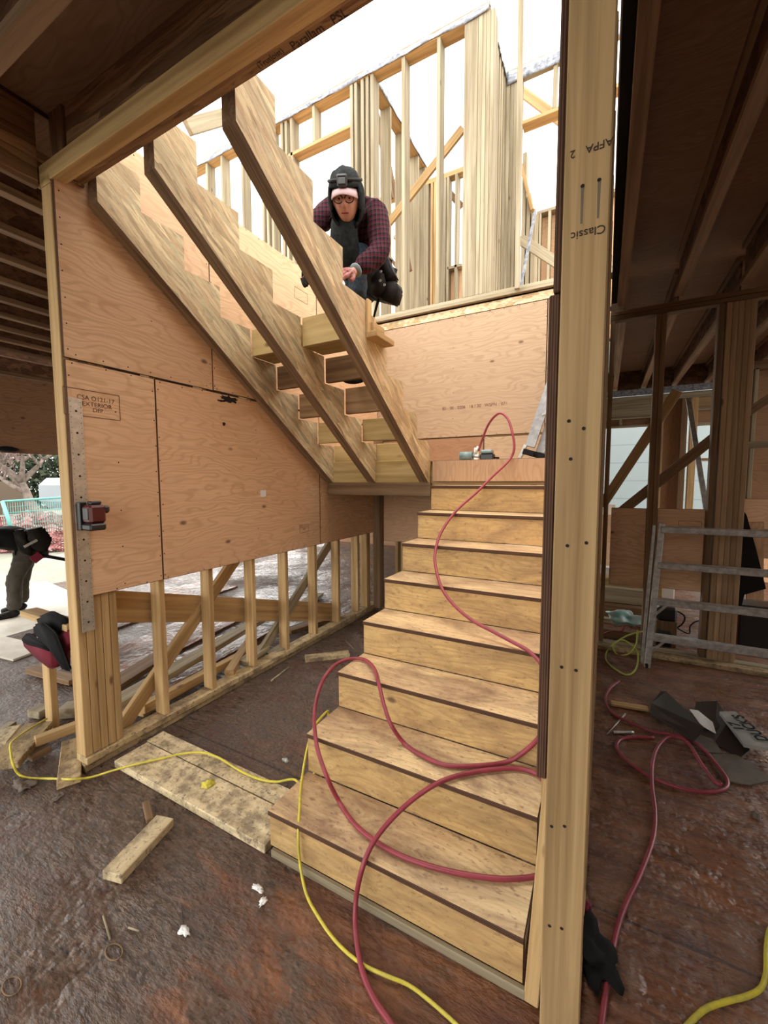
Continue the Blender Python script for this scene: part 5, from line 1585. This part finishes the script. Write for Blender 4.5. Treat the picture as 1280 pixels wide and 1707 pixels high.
# --- worker bending outside at far left
D0 = V((-5.75, .84, 0))
w2 = thing('person', D0, 'person in dark top and brown trousers bending over outside at the far left', 'person')
hip2 = V((-5.750,1.071,0.836))
hl, hr_ = hip2 + V((.05, -.02, -.02)), hip2 + V((-.12, .02, -.02))
kl, al_ = V((-5.700,0.874,0.453)), V((-5.700,0.853,0.089))
kr, ar_ = V((-5.950,1.031,0.413)), V((-5.950,1.013,0.094))
ch2 = V((-5.750,0.744,0.994))
nk2 = V((-5.750,0.594,0.966))
hd2 = V((-5.750,0.488,0.916))
sl, sr = ch2 + V((.12, -.08, -.02)), ch2 + V((-.16, -.04, -.02))
el, er = sl + V((.03, -.04, -.28)), sr + V((0, -.04, -.28))
wl_, wr_ = el + V((0, -.12, -.22)), er + V((0, -.12, -.22))
body = [[J(hip2, .13, .11), J(mid(hip2, ch2, .5), .12), J(ch2, .13), J(nk2, .06), J(mid(nk2, hd2, .5), .055)],
        [J(ch2, .13), J(sl, .06), J(el, .04), J(wl_, .024)], [J(ch2, .13), J(sr, .06), J(er, .04), J(wr_, .024)],
        [J(hip2, .13, .11), J(hl, .09), J(kl, .055), J(al_, .04)], [J(hip2, .13, .11), J(hr_, .09), J(kr, .055), J(ar_, .04)]] + hand(wl_, (0, -.3, -1), (0, -1, 0), .4) + hand(wr_, (0, -.3, -1), (0, -1, 0), .4)
so_ = build_skin('tmp_body', body, 'skin', None, hip2)
bo2 = fuse('body', so_, [head_mesh(hd2, (0, -.6, -.8), (0, -.8, .6))], 'skin', w2, hip2, .009)
build_skin('jacket', [[J(mid(hip2, ch2, .12), .15), J(mid(hip2, ch2, .5), .165), J(ch2, .17), J(nk2, .09)], [J(ch2, .17), J(sl, .085), J(el, .065), J(wl_, .045)], [J(ch2, .17), J(sr, .085), J(er, .065), J(wr_, .045)]], 'black', w2, hip2, crumple=.03)
build_skin('trousers', [[J(hip2, .15, .14), J(hl, .115), J(mid(hl, kl, .5), .10), J(kl, .082), J(mid(kl, al_, .5), .075), J(al_, .075)], [J(hip2, .15, .14), J(hr_, .115), J(mid(hr_, kr, .5), .10), J(kr, .082), J(mid(kr, ar_, .5), .075), J(ar_, .072)]], 'khaki', w2, hip2, crumple=.03)
for an in (al_, ar_):
    build_skin('boot', [[J(V((an.x, an.y + .03, .10)), .06), J(V((an.x, an.y, .055)), .055), J(V((an.x - .02, an.y - .10, .05)), .05, .04), J(V((an.x - .04, an.y - .19, .04)), .045, .032)]], 'leather', w2, an)
bm = bmesh.new()
blob('hair', hd2 + V((0, .02, .03)), (.18, .2, .2), 'leather', w2, amp=.1)
def pouch2(pts, x0, x1, m='leather', nm='tool_pouch'):
    bm, c = prism(nm, [(p[1], p[2]) for p in pts], 0, x0, x1, None)
    bmesh.ops.bevel(bm, geom=bm.edges[:], offset=.02, segments=2, affect='EDGES')
    return mobj(nm, bm, [m, m], Matrix.Translation(c), w2, smooth=True)
pouch2([(-5.600,0.955,1.006), (-5.600,1.127,1.037), (-5.600,1.146,0.957), (-5.600,1.191,0.923), (-5.600,1.187,0.838), (-5.600,1.121,0.726), (-5.600,1.009,0.785), (-5.600,0.938,0.899)], -5.66, -5.52)
pouch2([(-5.600,0.848,1.018), (-5.600,0.956,1.020), (-5.600,1.004,0.890), (-5.600,1.004,0.696), (-5.600,0.909,0.766), (-5.600,0.862,0.882)], -5.64, -5.54)
o = rod('hammer_handle', (-5.600,1.085,0.703), (-5.600,1.347,0.601), .02, 'black', w2)
o = bd('trowel', (-5.500,0.907,0.829), (-5.500,1.032,0.893), .03, .01, 'alu', w2)
o = bd('buckle', (-5.560,1.013,0.718), (-5.560,1.065,0.647), .10, .03, 'bag_red', w2)
